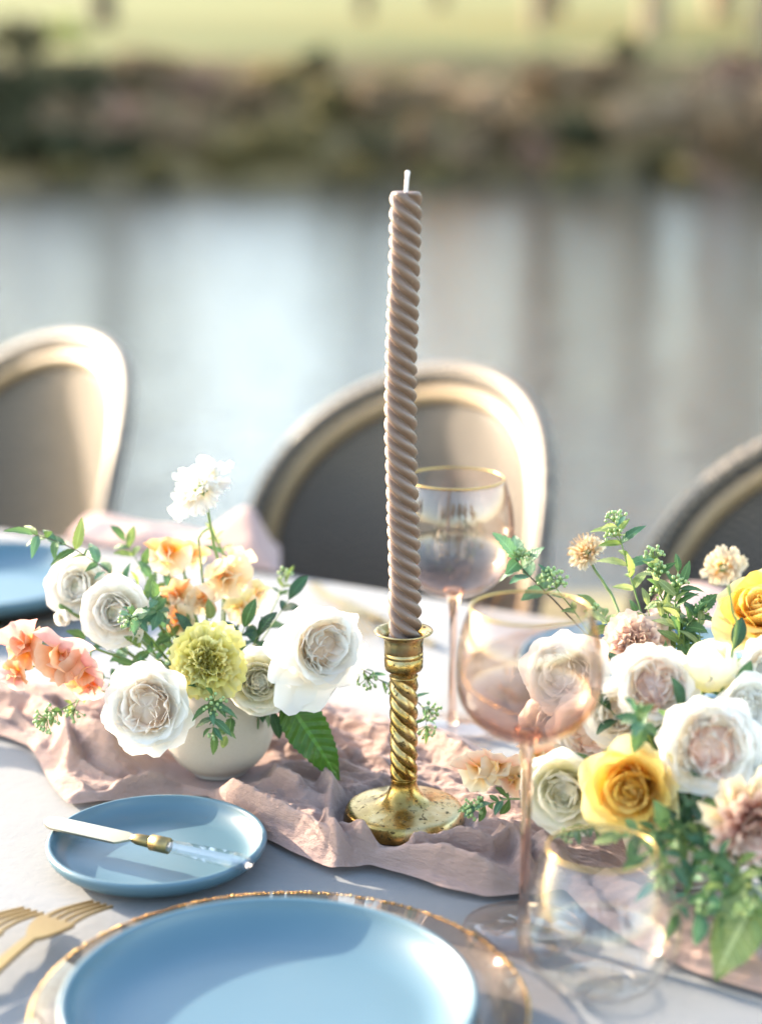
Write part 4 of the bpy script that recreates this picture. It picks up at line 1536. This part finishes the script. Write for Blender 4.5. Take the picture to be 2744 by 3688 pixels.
# ------------------------------------------------------------------ leaves and sprigs
def leaf_me(key, W, serr, fold, bend, seed=0, n=14, wave=0.0, shape=0.75):
    k = ('leaf', key, seed)
    if k in CACHE:
        return CACHE[k]
    g = random.Random(seed * 7 + len(key))
    ph = g.uniform(0, 6.28)
    vs, at_, fs = [], [], []
    us = (-1, -0.55, 0, 0.55, 1)
    y, z = 0.0, 0.0
    ang = bend * -0.35
    for j in range(n + 1):
        t = j / n
        w = W * (math.sin(math.pi * t ** shape) ** 0.85) * (1 + 0.0) if 0 < t < 1 else 0.004
        se = 1 + (serr * (1 if j % 2 else -0.6) if 0.12 < t < 0.97 else 0)
        for u in us:
            x = u * w * (se if abs(u) == 1 else 1)
            zz = z + abs(u) * w * fold + wave * W * math.sin(t * 17 + ph + 1.3 * u) * abs(u) ** 1.5
            vs.append((x, y + (serr * 0.5 * W * 0.5 if abs(u) == 1 and j % 2 else 0), zz))
            at_.append(abs(u))
        ang += bend / n * 1.4
        y += math.cos(ang) / n
        z -= math.sin(ang) / n
    m = len(us)
    for j in range(n):
        for i in range(m - 1):
            q = j * m + i
            fs.append((q, q + 1, q + m + 1, q + m))
    me = mesh('leaf', vs, fs, True, at_)
    me.materials.append(M['leaf_mid'])
    CACHE[k] = me
    return me


LEAF = {
    'lance': dict(W=0.155, serr=0.10, fold=0.25, bend=0.55, wave=0.05, shape=0.72),
    'round': dict(W=0.26, serr=0.14, fold=0.18, bend=0.45, wave=0.06, shape=0.7),
    'narrow': dict(W=0.10, serr=0.0, fold=0.2, bend=0.5, wave=0.03, shape=0.8),
    'oval': dict(W=0.20, serr=0.0, fold=0.15, bend=0.7, wave=0.05, shape=1.0),
    'big': dict(W=0.19, serr=0.05, fold=0.16, bend=0.6, wave=0.20, shape=0.62, n=30),
}


def add_leaf(root, inv, p, d, up, L, kind, mat, g, name='leaf'):
    me = leaf_me(kind, seed=g.randrange(4), **LEAF[kind])
    y = Vector(d).normalized()
    x = y.cross(Vector(up))
    if x.length < 1e-3:
        x = y.orthogonal()
    x.normalize()
    z = x.cross(y)
    q = Matrix((x, y, z)).transposed().to_quaternion()
    o = bpy.data.objects.new(name, me)
    o.material_slots[0].link = 'OBJECT'
    o.material_slots[0].material = mat
    o.parent = root
    o.rotation_mode = 'QUATERNION'
    o.rotation_quaternion = inv.to_quaternion() @ q
    o.location = inv @ Vector(p)
    o.scale = (L, L, L)
    COL.objects.link(o)
    return o


def umbel(root, inv, p, d, r, n, g, mat=None, br=0.0012):
    st, be = MB(), MB()
    d = Vector(d).normalized()
    q = d.to_track_quat('Z', 'Y')
    for i in range(n):
        th = math.acos(1 - 0.75 * (i + 0.5) / n)
        ph = i * 2.39996 + g.uniform(-0.3, 0.3)
        v = q @ Vector((math.sin(th) * math.cos(ph), math.sin(th) * math.sin(ph), math.cos(th)))
        e = Vector(p) + v * r * g.uniform(0.75, 1.1)
        st.tube([inv @ Vector(p), inv @ (Vector(p) * 0.5 + e * 0.5 + d * 0.05 * r), inv @ e], 0.00028, 5, False)
        be.ball(inv @ e, br * g.uniform(0.8, 1.2), 7, 5, 1.1)
    so = st.make('umbel_stalks', M['stem'], root)
    be.make('berries', mat or M['berry'], so)


def sprig(path, label, mat, kind='lance', L=0.016, pairs=6, seed=1, umbels=(), start=0.25, rad=0.0010, spread=0.9, stem=None, group=None, mats=None, tip=True, cat='foliage', name='leafy_sprig', size=0.004):
    """path: world points from the vase to the tip"""
    g = random.Random(seed)
    pts = smooth_path(path, 30)
    root = empty(name, pts[0])
    tag(root, label, cat, group)
    inv = Matrix.Translation(-pts[0])
    MB().tube([inv @ p for p in pts], [rad * (1.2 - 0.8 * i / 30) for i in range(31)], 6).make('stem', stem or M['stem'], root)
    mats = mats or [mat]
    for i in range(pairs):
        k = start + (1 - start) * (i + 0.5) / pairs
        q = min(29, int(k * 30))
        p = pts[q]
        t = (pts[q + 1] - pts[max(0, q - 1)]).normalized()
        side = t.cross(Vector((g.uniform(-0.6, 0.6), -0.75 + g.uniform(-0.4, 0.4), 0.7))).normalized()
        rot = Quaternion(t, g.uniform(-0.7, 0.7) + (1.2 if i % 2 else 0))
        side = rot @ side
        for s in (-1, 1):
            d = t * g.uniform(0.25, 0.7) + side * s * spread + Vector((0, 0, g.uniform(-0.25, 0.15)))
            up = Vector((g.uniform(-0.5, 0.5), -0.6 + g.uniform(-0.4, 0.4), 0.9))
            add_leaf(root, inv, p, d, up, L * g.uniform(0.65, 1.2) * (1.1 - 0.35 * k), kind, g.choice(mats), g)
    if tip:
        t = (pts[-1] - pts[-3]).normalized()
        add_leaf(root, inv, pts[-1], t, (0.2, -0.5, 0.9), L * 0.9, kind, g.choice(mats), g)
    for (k, r, n) in umbels:
        q = min(29, int(k * 30))
        p = pts[q]
        t = (pts[min(30, q + 1)] - pts[max(0, q - 1)]).normalized()
        d = (t + Vector((g.uniform(-0.6, 0.6), g.uniform(-0.8, 0.0), g.uniform(-0.3, 0.6)))).normalized() if k < 0.98 else t
        e = p + d * r * (0.9 if k < 0.98 else 0.2)
        if k < 0.98:
            MB().tube([inv @ p, inv @ e], 0.0004, 5).make('side_stalk', M['stem'], root)
        umbel(root, inv, e, d, r, n, g)
    return root


M['petal_peachy'] = petal_mat('petal_peachy', (0.82, 0.50, 0.10), (0.84, 0.46, 0.30), (0.87, 0.66, 0.50), 0.4, 0.08)
W_, B_, C_, I_ = M['petal_white'], M['petal_blush'], M['petal_coral'], M['petal_ivory']
LI = VL + Vector((0, 0, 0.045))         # inside the left bowl
RI = VR + Vector((0, 0, 0.045))
FL, FR_ = 'white flowers in the left bowl', 'flowers in the right bowl'

# ---- left arrangement
garden_rose(530, 2545, 1.150, 0.0325, (-0.15, -0.92, 0.30), 'big open white rose with blush crumpled heart, over the front of the left bowl', LI, W_, B_, C_ and B_, 0.3, 3, 0.95, guard=7)
garden_rose(1165, 2330, 1.165, 0.0300, (0.50, -0.80, 0.10), 'big white rose with loose outer petals, nearest the candlestick in the left arrangement', LI, W_, W_, B_, 0.9, 8, 1.0,
            extra=[(3.05, 1.75, 0.62, 82, 62, 0.15, 1), (3.6, 1.50, 0.62, 82, 75, 0.15, 2), (2.6, 1.45, 0.55, 75, 70, 0.2, 3), (2.0, 1.65, 0.55, 70, 62, 0.25, 4), (1.35, 1.25, 0.5, 62, 70, 0.3, 6), (4.75, 1.50, 0.62, 75, 100, 0.2, 5), (5.6, 1.2, 0.55, 70, 105, 0.25, 7)])
carnation(745, 2385, 1.165, 0.0285, (0.05, -1.0, 0.25), 'yellow-green carnation between the white roses of the left bowl', LI, M['petal_citron'], M['petal_citron'], 0.2, 5)
ranunculus(935, 2455, 1.175, 0.0220, (0.05, -0.95, 0.32), 'cream ranunculus with tight round petals, between the carnation and the big right white rose', LI, I_, I_, 0.0, 6, 'ranunculus in the left bowl')
ranunculus(275, 2110, 1.235, 0.0215, (-0.25, -0.9, 0.35), 'upper left white double flower of the left bowl, below the leafy spray', LI, W_, I_, 0.4, 7, 'white double flowers in the left bowl')
ranunculus(415, 2205, 1.205, 0.0235, (-0.10, -1.0, 0.25), 'larger white double flower above the front white rose, left of the green sprig', LI, W_, I_, 1.0, 9, 'white double flowers in the left bowl')
ranunculus(225, 2225, 1.215, 0.0125, (-0.35, -0.9, 0.0), 'small white half-open bud beneath the two white double flowers', LI, W_, I_, 0.4, 17, 'white double flowers in the left bowl', 4)
ranunculus(545, 2175, 1.225, 0.0085, (0.4, -0.8, 0.3), 'tiny white bud at the right edge of the larger white double flower', LI, W_, I_, 0.4, 18, 'white double flowers in the left bowl', 3)
PK = [M['petal_pink'], M['petal_orange'], M['petal_apricot']]
OR = [M['petal_orange'], M['petal_apricot'], M['petal_apricot']]
sweet_pea(330, 2330, 1.19, 0.01, (-0.6, -0.6, 0.2), 'pink and peach sweet pea with ruffled blooms at the far left of the bowl', LI, PK,
          [(90, 2320, 1.18, 0.0205, (-0.45, -0.9, 0.2), 0.5), (60, 2430, 1.17, 0.0130, (-0.5, -0.9, -0.2), 2.6), (215, 2360, 1.165, 0.0220, (0.0, -1, 0.1), -0.3), (295, 2420, 1.165, 0.0195, (0.4, -0.9, -0.15), -1.2), (330, 2470, 1.17, 0.0115, (0.3, -0.9, -0.5), 2.9)], 11)
sweet_pea(665, 2070, 1.25, 0.01, (0, -0.6, 0.6), 'orange sweet pea stem with ruffled blooms above the yellow carnation', LI, OR,
          [(605, 1995, 1.255, 0.0195, (-0.1, -0.9, 0.3), 0.1), (690, 2000, 1.27, 0.0130, (0.5, -0.8, 0.3), -0.6), (640, 2150, 1.24, 0.0180, (-0.2, -1, 0.1), 0.5), (725, 2160, 1.24, 0.0140, (0.4, -0.9, -0.1), -1.5), (650, 2235, 1.225, 0.0130, (-0.3, -0.9, 0.2), 1.7)], 12)
sweet_pea(760, 1900, 1.255, 0.01, (0.3, -0.5, 0.6), 'peach sweet pea with a hooked stem beside the tall white scabious', LI, [M['petal_apricot'], M['petal_apricot'], M['petal_orange']],
          [(815, 2080, 1.245, 0.0220, (0.3, -0.9, -0.1), 2.7), (855, 2030, 1.26, 0.0150, (0.6, -0.7, 0.3), -0.5)], 13,
          bends=[at(722, 1930, 1.255), at(722, 2010, 1.25)])
sweet_pea(880, 2180, 1.24, 0.01, (0.3, -0.7, 0.3), 'pale yellow sweet pea tucked behind the big right white rose', LI, [M['petal_pale_gold'], M['petal_apricot'], M['petal_pale_gold']],
          [(870, 2185, 1.235, 0.0150, (0.3, -0.9, 0.2), 0.3), (930, 2130, 1.25, 0.0110, (0.5, -0.8, 0.4), -0.7)], 14)
scabiosa(715, 1740, 1.245, 0.0262, (-0.45, -0.35, 0.85), 'tall white scabious on a long thin stem above the left bowl',
         [at(740, 1780, 1.248), at(770, 1960, 1.25), at(810, 2150, 1.245)], LI, W_, I_, 0.0, 15, 0.00105, 12, 60)

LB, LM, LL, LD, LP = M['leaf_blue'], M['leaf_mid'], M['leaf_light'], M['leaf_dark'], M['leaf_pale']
sprig([LI, at(600, 2230, 1.235), at(470, 2120, 1.235), at(330, 2015, 1.23), at(220, 1955, 1.22), at(120, 1925, 1.21)], 'long leafy spray arching to the upper left over the far blue plate', LM, 'lance', 0.0240, 11, 21, (), 0.28, 0.0007, 0.9, M['stem_dark'], 'leafy sprigs in the left bowl', [LM, LM, LL, LB])
sprig([LI, at(520, 2270, 1.20), at(500, 2230, 1.185), at(470, 2215, 1.17)], 'green jasmine-like sprig with tiny berries above the front white rose', LB, 'round', 0.0165, 6, 22, ((0.8, 0.0075, 13),), 0.35, 0.0006, 0.95, None, 'leafy sprigs in the left bowl', [LB, LM, LB])
sprig([LI, at(600, 2230, 1.21), at(565, 2200, 1.20), at(560, 2150, 1.195)], 'green sprig left of the yellow carnation behind the berries', LB, 'round', 0.0160, 6, 23, (), 0.3, 0.0006, 0.95, None, 'leafy sprigs in the left bowl', [LB, LM])
sprig([LI, at(760, 2500, 1.175), at(765, 2545, 1.150), at(770, 2640, 1.148)], 'drooping blue-green sprig with berries in front of the cream bowl', LB, 'lance', 0.0200, 6, 24, ((0.55, 0.0085, 14), (0.95, 0.004, 6)), 0.4, 0.0006, 0.8, None, 'leafy sprigs in the left bowl', [LB, LB, LM])
sprig([LI, at(830, 2560, 1.172), at(830, 2600, 1.168), at(815, 2650, 1.168)], 'yellow-green leaves below the carnation against the cream bowl', LL, 'round', 0.0120, 3, 25, (), 0.5, 0.0006, 0.9, None, 'leafy sprigs in the left bowl', [LL, LM])
sprig([LI, at(380, 2490, 1.19), at(270, 2530, 1.175), at(170, 2590, 1.165)], 'sprig of green berry umbels hanging beneath the pink sweet peas', LL, 'round', 0.0105, 5, 26, ((0.62, 0.0085, 14), (0.78, 0.0085, 13), (1.0, 0.0095, 16)), 0.45, 0.0006, 0.8, None, 'leafy sprigs in the left bowl', [LL, LM])
sprig([LI, at(1150, 2430, 1.20), at(1260, 2400, 1.195), at(1320, 2420, 1.19), at(1400, 2470, 1.185)], 'berry sprig between the big white rose and the brass cup', LM, 'narrow', 0.0150, 4, 27, ((0.72, 0.0080, 14), (0.90, 0.0075, 13)), 0.55, 0.0006, 0.8, M['stem_dark'], 'leafy sprigs in the left bowl', [LM, LB])
sprig([at(1400, 2470, 1.185), at(1480, 2510, 1.185), at(1530, 2560, 1.18), at(1535, 2610, 1.178)], 'berry sprig showing just right of the twisted brass stem', LM, 'narrow', 0.0170, 3, 28, ((0.55, 0.0085, 15), (1.0, 0.0080, 14)), 0.25, 0.0006, 0.9, M['stem_dark'], 'leafy sprigs in the left bowl', [LM, LB])
sprig([LI, at(800, 2200, 1.24), at(800, 1990, 1.262), at(775, 1930, 1.265)], 'pale green leaves standing beside the tall white scabious stem', LP, 'lance', 0.0140, 3, 29, (), 0.6, 0.0006, 0.7, None, 'leafy sprigs in the left bowl', [LB, LP])
sprig([LI, at(560, 2150, 1.25), at(500, 2030, 1.27), at(450, 1950, 1.275)], 'bright green upright leaves between the leafy spray and the orange sweet peas', LL, 'oval', 0.0190, 3, 30, (), 0.55, 0.0006, 0.7, None, 'leafy sprigs in the left bowl', [LL, LM])
sprig([LI, at(980, 2200, 1.26), at(1010, 2130, 1.275), at(1035, 2080, 1.28)], 'small green sprig rising behind the big right white rose', LL, 'lance', 0.0125, 4, 31, ((0.9, 0.006, 9),), 0.45, 0.0006, 0.8, None, 'leafy sprigs in the left bowl', [LM, LL])


def fill(vase, spots, label, group, seed, L, mats, kind):
    for i, (px, py, y) in enumerate(spots):
        e = at(px, py, y)
        m = (Vector(vase) + e) * 0.5 + Vector((0, 0, 0.004))
        sprig([Vector(vase), m, e], label[i], mats[0], kind, L, 3, seed + i, (), 0.5, 0.0008, 0.9, None, group, mats)


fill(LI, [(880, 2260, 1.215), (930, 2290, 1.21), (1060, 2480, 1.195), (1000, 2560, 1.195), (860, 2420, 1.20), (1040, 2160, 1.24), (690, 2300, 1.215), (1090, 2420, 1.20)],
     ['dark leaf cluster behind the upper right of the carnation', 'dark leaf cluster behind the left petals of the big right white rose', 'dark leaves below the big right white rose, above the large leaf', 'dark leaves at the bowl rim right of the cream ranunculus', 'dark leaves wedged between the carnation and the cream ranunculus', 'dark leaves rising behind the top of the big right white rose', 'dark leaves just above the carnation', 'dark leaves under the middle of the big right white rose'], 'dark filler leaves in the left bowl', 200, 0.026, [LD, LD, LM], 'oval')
fill(LI, [(560, 2330, 1.205), (600, 2260, 1.215), (480, 2400, 1.195), (510, 2330, 1.20), (700, 2260, 1.225), (380, 2440, 1.20), (590, 2180, 1.24), (420, 2330, 1.215), (480, 2130, 1.245), (540, 2080, 1.255), (760, 2230, 1.23), (310, 2300, 1.22), (640, 2360, 1.20), (620, 2120, 1.25)],
     ['green leaves just left of the carnation', 'green leaves below the lowest orange sweet pea', 'green leaves between the larger double flower and the front white rose', 'green leaves at the lower right of the larger double flower', 'green leaves above the carnation, right of the orange sweet peas', 'green leaves left of the front white rose, above the berry sprig', 'green leaves left of the orange sweet peas at mid height', 'green leaves under the two white double flowers', 'green leaves right of the upper left double flower', 'green leaves highest behind the left spray, near the tall scabious', 'green leaves below the pale yellow sweet pea', 'green leaves beneath the upper left double flower', 'green leaves at the upper left of the carnation', 'green leaves left of the upper orange sweet pea'], 'green filler leaves in the left bowl', 230, 0.017, [LM, LB, LB, LL], 'round')


def big_leaf(p0, p1, up, kind, mat, label, vase, wscale=1.0, bendmid=None):
    root = empty('large_leaf', p0)
    tag(root, label, 'leaf')
    inv = Matrix.Translation(-p0)
    g = random.Random(int(p0.x * 1000) & 7)
    o = add_leaf(root, inv, p0, p1 - p0, up, (p1 - p0).length * 1.04, kind, mat, g, 'blade')
    s = o.scale[0]
    o.scale = (s * wscale, s, s)
    MB().tube([inv @ q for q in smooth_path([p0 + (p1 - p0) * 0.06, p0, (p0 + Vector(vase)) * 0.5, Vector(vase)], 10)], 0.0012, 7).make('stem', M['stem'], root)


big_leaf(at(1030, 2520, 1.185), at(1232, 2812, 1.165), (0.15, -0.9, 0.35), 'big', leaf_mat('leaf_glossy', (0.03, 0.085, 0.012), (0.07, 0.17, 0.03), 0.3, 0.3), 'large serrated green leaf drooping right of the cream bowl', LI, 1.1)

# ---- right arrangement
RGp = 'blush white garden roses in the right bowl'
garden_rose(2030, 2430, 1.095, 0.0290, (-0.35, -0.9, 0.25), 'blush white rose seen through the bowl of the front wine glass', RI, W_, W_, B_, 0.4, 41, 0.95, RGp)
garden_rose(2120, 2640, 1.070, 0.0285, (-0.35, -0.95, 0.10), 'white rose with coral heart just right of the front wine glass, above the cream rose', RI, W_, B_, C_, 0.8, 42, 0.95, RGp)
garden_rose(2355, 2470, 1.055, 0.0280, (0.0, -0.85, 0.5), 'white rose with pink heart below the peach carnation', RI, W_, B_, C_, 0.1, 43, 0.9, RGp)
garden_rose(2560, 2690, 1.000, 0.0340, (-0.05, -0.95, 0.30), 'largest white rose with apricot heart, right of the golden yellow rose', RI, W_, W_, C_, 0.5, 44, 0.95, RGp)
garden_rose(2225, 2570, 1.060, 0.0235, (-0.25, -0.9, 0.4), 'half-hidden white bloom between the coral-hearted and the pink-hearted rose', RI, W_, W_, B_, 1.3, 57, 1.0, RGp)
tea_rose(2275, 2835, 1.005, 0.0320, (-0.35, -0.9, 0.12), 'golden yellow rose at the front of the right bowl', RI, M['petal_pale_gold'], M['petal_gold'], M['petal_gold'], 0.5, 45, 'yellow roses in the right bowl')
tea_rose(2740, 2200, 1.110, 0.0310, (-0.25, -0.6, 0.7), 'yellow rose cut by the right picture edge, high on the right bowl', RI, M['petal_pale_gold'], M['petal_gold'], M['petal_gold'], 0.2, 46, 'yellow roses in the right bowl')
ranunculus(2025, 2860, 1.040, 0.0255, (-0.30, -0.95, 0.0), 'cream double rose behind the stem of the front wine glass', RI, I_, I_, 0.0, 47, 'cream blooms of the right bowl')
carnation(2290, 2320, 1.125, 0.0255, (-0.15, -0.7, 0.65), 'peach carnation at the top of the right bowl, below the straw scabious', RI, M['petal_peach'], M['petal_peach'], 0.2, 48)
tulip(2562, 2392, 1.060, 0.0180, (0.12, -0.35, 0.95), 'smooth closed white tulip bud in the right bowl', RI, I_, I_, 49)
sweet_pea(1880, 2800, 1.085, 0.01, (-0.5, -0.8, 0.2), 'peach and yellow sweet pea low at the left of the right bowl', RI, [M['petal_peachy'], M['petal_apricot'], M['petal_pale_gold']],
          [(1720, 2770, 1.090, 0.0165, (-0.4, -0.9, 0.1), 0.6), (1800, 2760, 1.085, 0.0165, (0.1, -1, 0.1), -0.4), (1850, 2810, 1.085, 0.0130, (0.3, -1, -0.2), 2.4), (1930, 2720, 1.075, 0.0145, (0.2, -0.9, 0.3), 0.0)], 50)
dahlia(2720, 2990, 0.955, 0.0300, (-0.15, -0.95, -0.05), 'dusty pink quilled chrysanthemum at the right edge below the largest white rose', RI, M['petal_dusty'], M['petal_dusty'], M['petal_straw'], 0.3, 51)
garden_rose(2690, 2560, 1.035, 0.0240, (0.3, -0.9, 0.3), 'small loose white bloom behind the largest white rose at the right edge', RI, W_, W_, W_, 0.5, 52, 1.0, RGp)
garden_rose(2780, 2420, 1.060, 0.0235, (-0.1, -0.9, 0.3), 'white bloom cut by the right picture edge beside the tulip bud', RI, W_, W_, W_, 0.9, 53, 0.95, RGp)
ranunculus(2000, 2620, 1.095, 0.0220, (-0.4, -0.9, 0.1), 'soft white bloom behind the front wine glass, below the blush rose', RI, W_, I_, 0.4, 54, 'cream blooms of the right bowl')
scabiosa(2110, 1985, 1.215, 0.0135, (-0.45, -0.6, 0.65), 'straw-coloured scabious on a curved stem, above the peach carnation',
         [at(2140, 2050, 1.21), at(2180, 2110, 1.20), at(2235, 2230, 1.18)], RI, M['petal_straw'], M['petal_straw'], 0.0, 55, 0.001, 8, 40, True)
scabiosa(2600, 2040, 1.055, 0.0145, (-0.35, -0.6, 0.7), 'pale yellow scabious in front of the yellow rose at upper right',
         [at(2618, 2090, 1.055), at(2635, 2200, 1.05), at(2640, 2330, 1.05)], RI, M['petal_pale_gold'] and M['petal_apricot'], M['petal_apricot'], 0.3, 56, 0.001, 11, 50)
GR = 'leafy sprigs in the right bowl'
sprig([RI, at(2190, 2400, 1.16), at(2030, 2200, 1.19), at(1900, 2070, 1.20), at(1855, 2010, 1.20)], 'green leafy sprig leaning over the rim of the front wine glass', LB, 'round', 0.0275, 4, 61, ((0.86, 0.008, 14),), 0.6, 0.0008, 0.9, M['stem_dark'], GR, [LB, LB, LM])
sprig([RI, at(2180, 2380, 1.16), at(2080, 2220, 1.18), at(2010, 2130, 1.185), at(1985, 2090, 1.185)], 'berry sprig left of the straw scabious, over the front glass rim', LM, 'lance', 0.017, 4, 62, ((0.8, 0.008, 14), (1.0, 0.009, 16)), 0.5, 0.0007, 0.8, None, GR, [LM, LB, LL])
sprig([RI, at(2330, 2300, 1.14), at(2270, 2080, 1.165), at(2235, 1950, 1.17), at(2215, 1880, 1.17)], 'tallest pale green sprig tipped with a berry umbel, right of the straw scabious', LP, 'lance', 0.0220, 8, 63, ((1.0, 0.0085, 15), (0.75, 0.007, 12)), 0.4, 0.0008, 0.75, None, GR, [LP, LL, LB], False)
sprig([RI, at(2420, 2300, 1.13), at(2370, 2120, 1.15), at(2355, 2010, 1.155)], 'pale green sprig with berries left of the pale yellow scabious', LP, 'lance', 0.0215, 9, 64, ((1.0, 0.008, 15), (0.7, 0.008, 13), (0.55, 0.007, 12)), 0.35, 0.0008, 0.8, None, GR, [LP, LL, LM], False)
sprig([RI, at(2460, 2320, 1.12), at(2430, 2180, 1.135), at(2450, 2110, 1.14)], 'bushy green sprig behind the white tulip bud', LL, 'lance', 0.0215, 9, 65, ((0.8, 0.007, 12),), 0.3, 0.0008, 0.9, None, GR, [LL, LM, LP])
sprig([RI, at(2440, 2360, 1.12), at(2470, 2260, 1.125), at(2520, 2200, 1.13)], 'dark green sprig between the carnation and the yellow rose', LM, 'round', 0.0195, 8, 66, ((1.0, 0.006, 10),), 0.3, 0.0008, 0.9, None, GR, [LM, LB, LM])
sprig([RI, at(2250, 2350, 1.15), at(2190, 2250, 1.165), at(2150, 2200, 1.17)], 'broad pale leaves behind the peach carnation', LP, 'oval', 0.0210, 4, 67, ((0.8, 0.007, 12),), 0.5, 0.0008, 0.8, None, GR, [LL, LP])
sprig([RI, at(2330, 2640, 1.02), at(2310, 2610, 1.0), at(2290, 2570, 0.995)], 'blue-green leaves between the pink-hearted and the golden rose', LB, 'round', 0.0175, 4, 68, (), 0.4, 0.0007, 0.9, None, GR, [LB, LB, LM])
sprig([RI, at(1900, 2880, 1.075), at(1790, 2890, 1.08), at(1700, 2905, 1.085)], 'leafy sprig with small white blossom under the peach sweet pea', LB, 'oval', 0.0140, 6, 69, ((0.75, 0.006, 12), (0.9, 0.006, 12), (1.0, 0.006, 12)), 0.4, 0.0007, 0.9, None, GR, [LB, LM])
DROOP = ('yellow-green oval-leaved sprig reaching left just under the golden rose', 'green narrow-leaved sprig behind the rim of the tumbler', 'blue-green sprig hanging beside the tumbler, above the runner',
         'round-leaved sprig hanging lowest toward the tumbler wall', 'light lance-leaved sprig hanging below the chrysanthemum', 'pale oval-leaved sprig at the right edge above the large pale leaf',
         'oval-leaved sprig lying under the golden rose tip', 'small lance-leaved sprig under the cream double rose')
for i, (pts, mt, kd, L) in enumerate((
    ([(2480, 2960, 0.985), (2420, 3030, 0.965), (2330, 3080, 0.955)], [LM, LL], 'oval', 0.021),
    ([(2500, 3000, 0.98), (2440, 3110, 0.955), (2360, 3180, 0.945)], [LB, LL], 'lance', 0.019),
    ([(2540, 3000, 0.98), (2500, 3150, 0.945), (2440, 3290, 0.93)], [LB, LB, LM], 'lance', 0.020),
    ([(2560, 3020, 0.975), (2560, 3160, 0.935), (2530, 3300, 0.92)], [LB, LM], 'round', 0.019),
    ([(2580, 3020, 0.975), (2600, 3180, 0.935), (2590, 3330, 0.92)], [LL, LM, LB], 'lance', 0.020),
    ([(2620, 3050, 0.97), (2680, 3180, 0.93), (2710, 3300, 0.915)], [LL, LP], 'oval', 0.022),
    ([(2440, 2980, 0.985), (2340, 3000, 0.972), (2250, 3010, 0.968)], [LM, LL], 'oval', 0.022),
    ([(2180, 2960, 1.02), (2110, 2990, 1.015), (2060, 3000, 1.012)], [LM, LB], 'lance', 0.014),
)):
    sprig([RI + Vector((0, -0.01, 0))] + [at(*p) for p in pts], DROOP[i], mt[0], kd, L, 6, 80 + i, ((0.85, 0.006, 10),) if i % 2 else (), 0.35, 0.0008, 0.9, None, 'drooping sprigs under the right bowl', mt)
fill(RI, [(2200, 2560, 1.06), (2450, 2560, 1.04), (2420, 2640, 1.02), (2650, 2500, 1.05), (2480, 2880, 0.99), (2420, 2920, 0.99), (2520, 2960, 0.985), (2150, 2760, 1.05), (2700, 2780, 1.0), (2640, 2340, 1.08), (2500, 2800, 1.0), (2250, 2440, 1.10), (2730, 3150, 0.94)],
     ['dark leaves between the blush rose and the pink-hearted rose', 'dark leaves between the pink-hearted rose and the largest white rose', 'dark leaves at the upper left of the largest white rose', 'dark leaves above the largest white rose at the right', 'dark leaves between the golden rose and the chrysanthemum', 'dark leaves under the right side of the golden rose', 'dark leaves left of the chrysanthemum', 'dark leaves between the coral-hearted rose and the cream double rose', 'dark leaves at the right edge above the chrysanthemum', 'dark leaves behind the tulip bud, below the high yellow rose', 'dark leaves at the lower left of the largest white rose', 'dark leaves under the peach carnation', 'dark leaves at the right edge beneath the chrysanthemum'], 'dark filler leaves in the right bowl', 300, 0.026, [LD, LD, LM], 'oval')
fill(RI, [(2380, 2220, 1.14), (2440, 2240, 1.135), (2330, 2180, 1.15), (2480, 2300, 1.12), (2410, 2160, 1.15), (2290, 2220, 1.15), (2520, 2260, 1.12), (2440, 2060, 1.155)],
     ['light leaves right behind the peach carnation', 'light leaves above and right of the peach carnation', 'light leaves upper left behind the peach carnation', 'light leaves between the carnation and the tulip bud', 'light leaves in the middle of the tall pale sprigs', 'light leaves left behind the peach carnation', 'light leaves left of the high yellow rose', 'light leaves near the top of the tall pale sprigs'], 'light filler leaves in the right bowl', 330, 0.018, [LL, LP, LM], 'lance')
big_leaf(at(2730, 3230, 0.925), at(2560, 3520, 0.905), (-0.2, -0.6, 0.7), 'big', LP, 'large pale green crinkled leaf resting on the runner at lower right', RI + Vector((0, -0.01, 0)), 1.5)
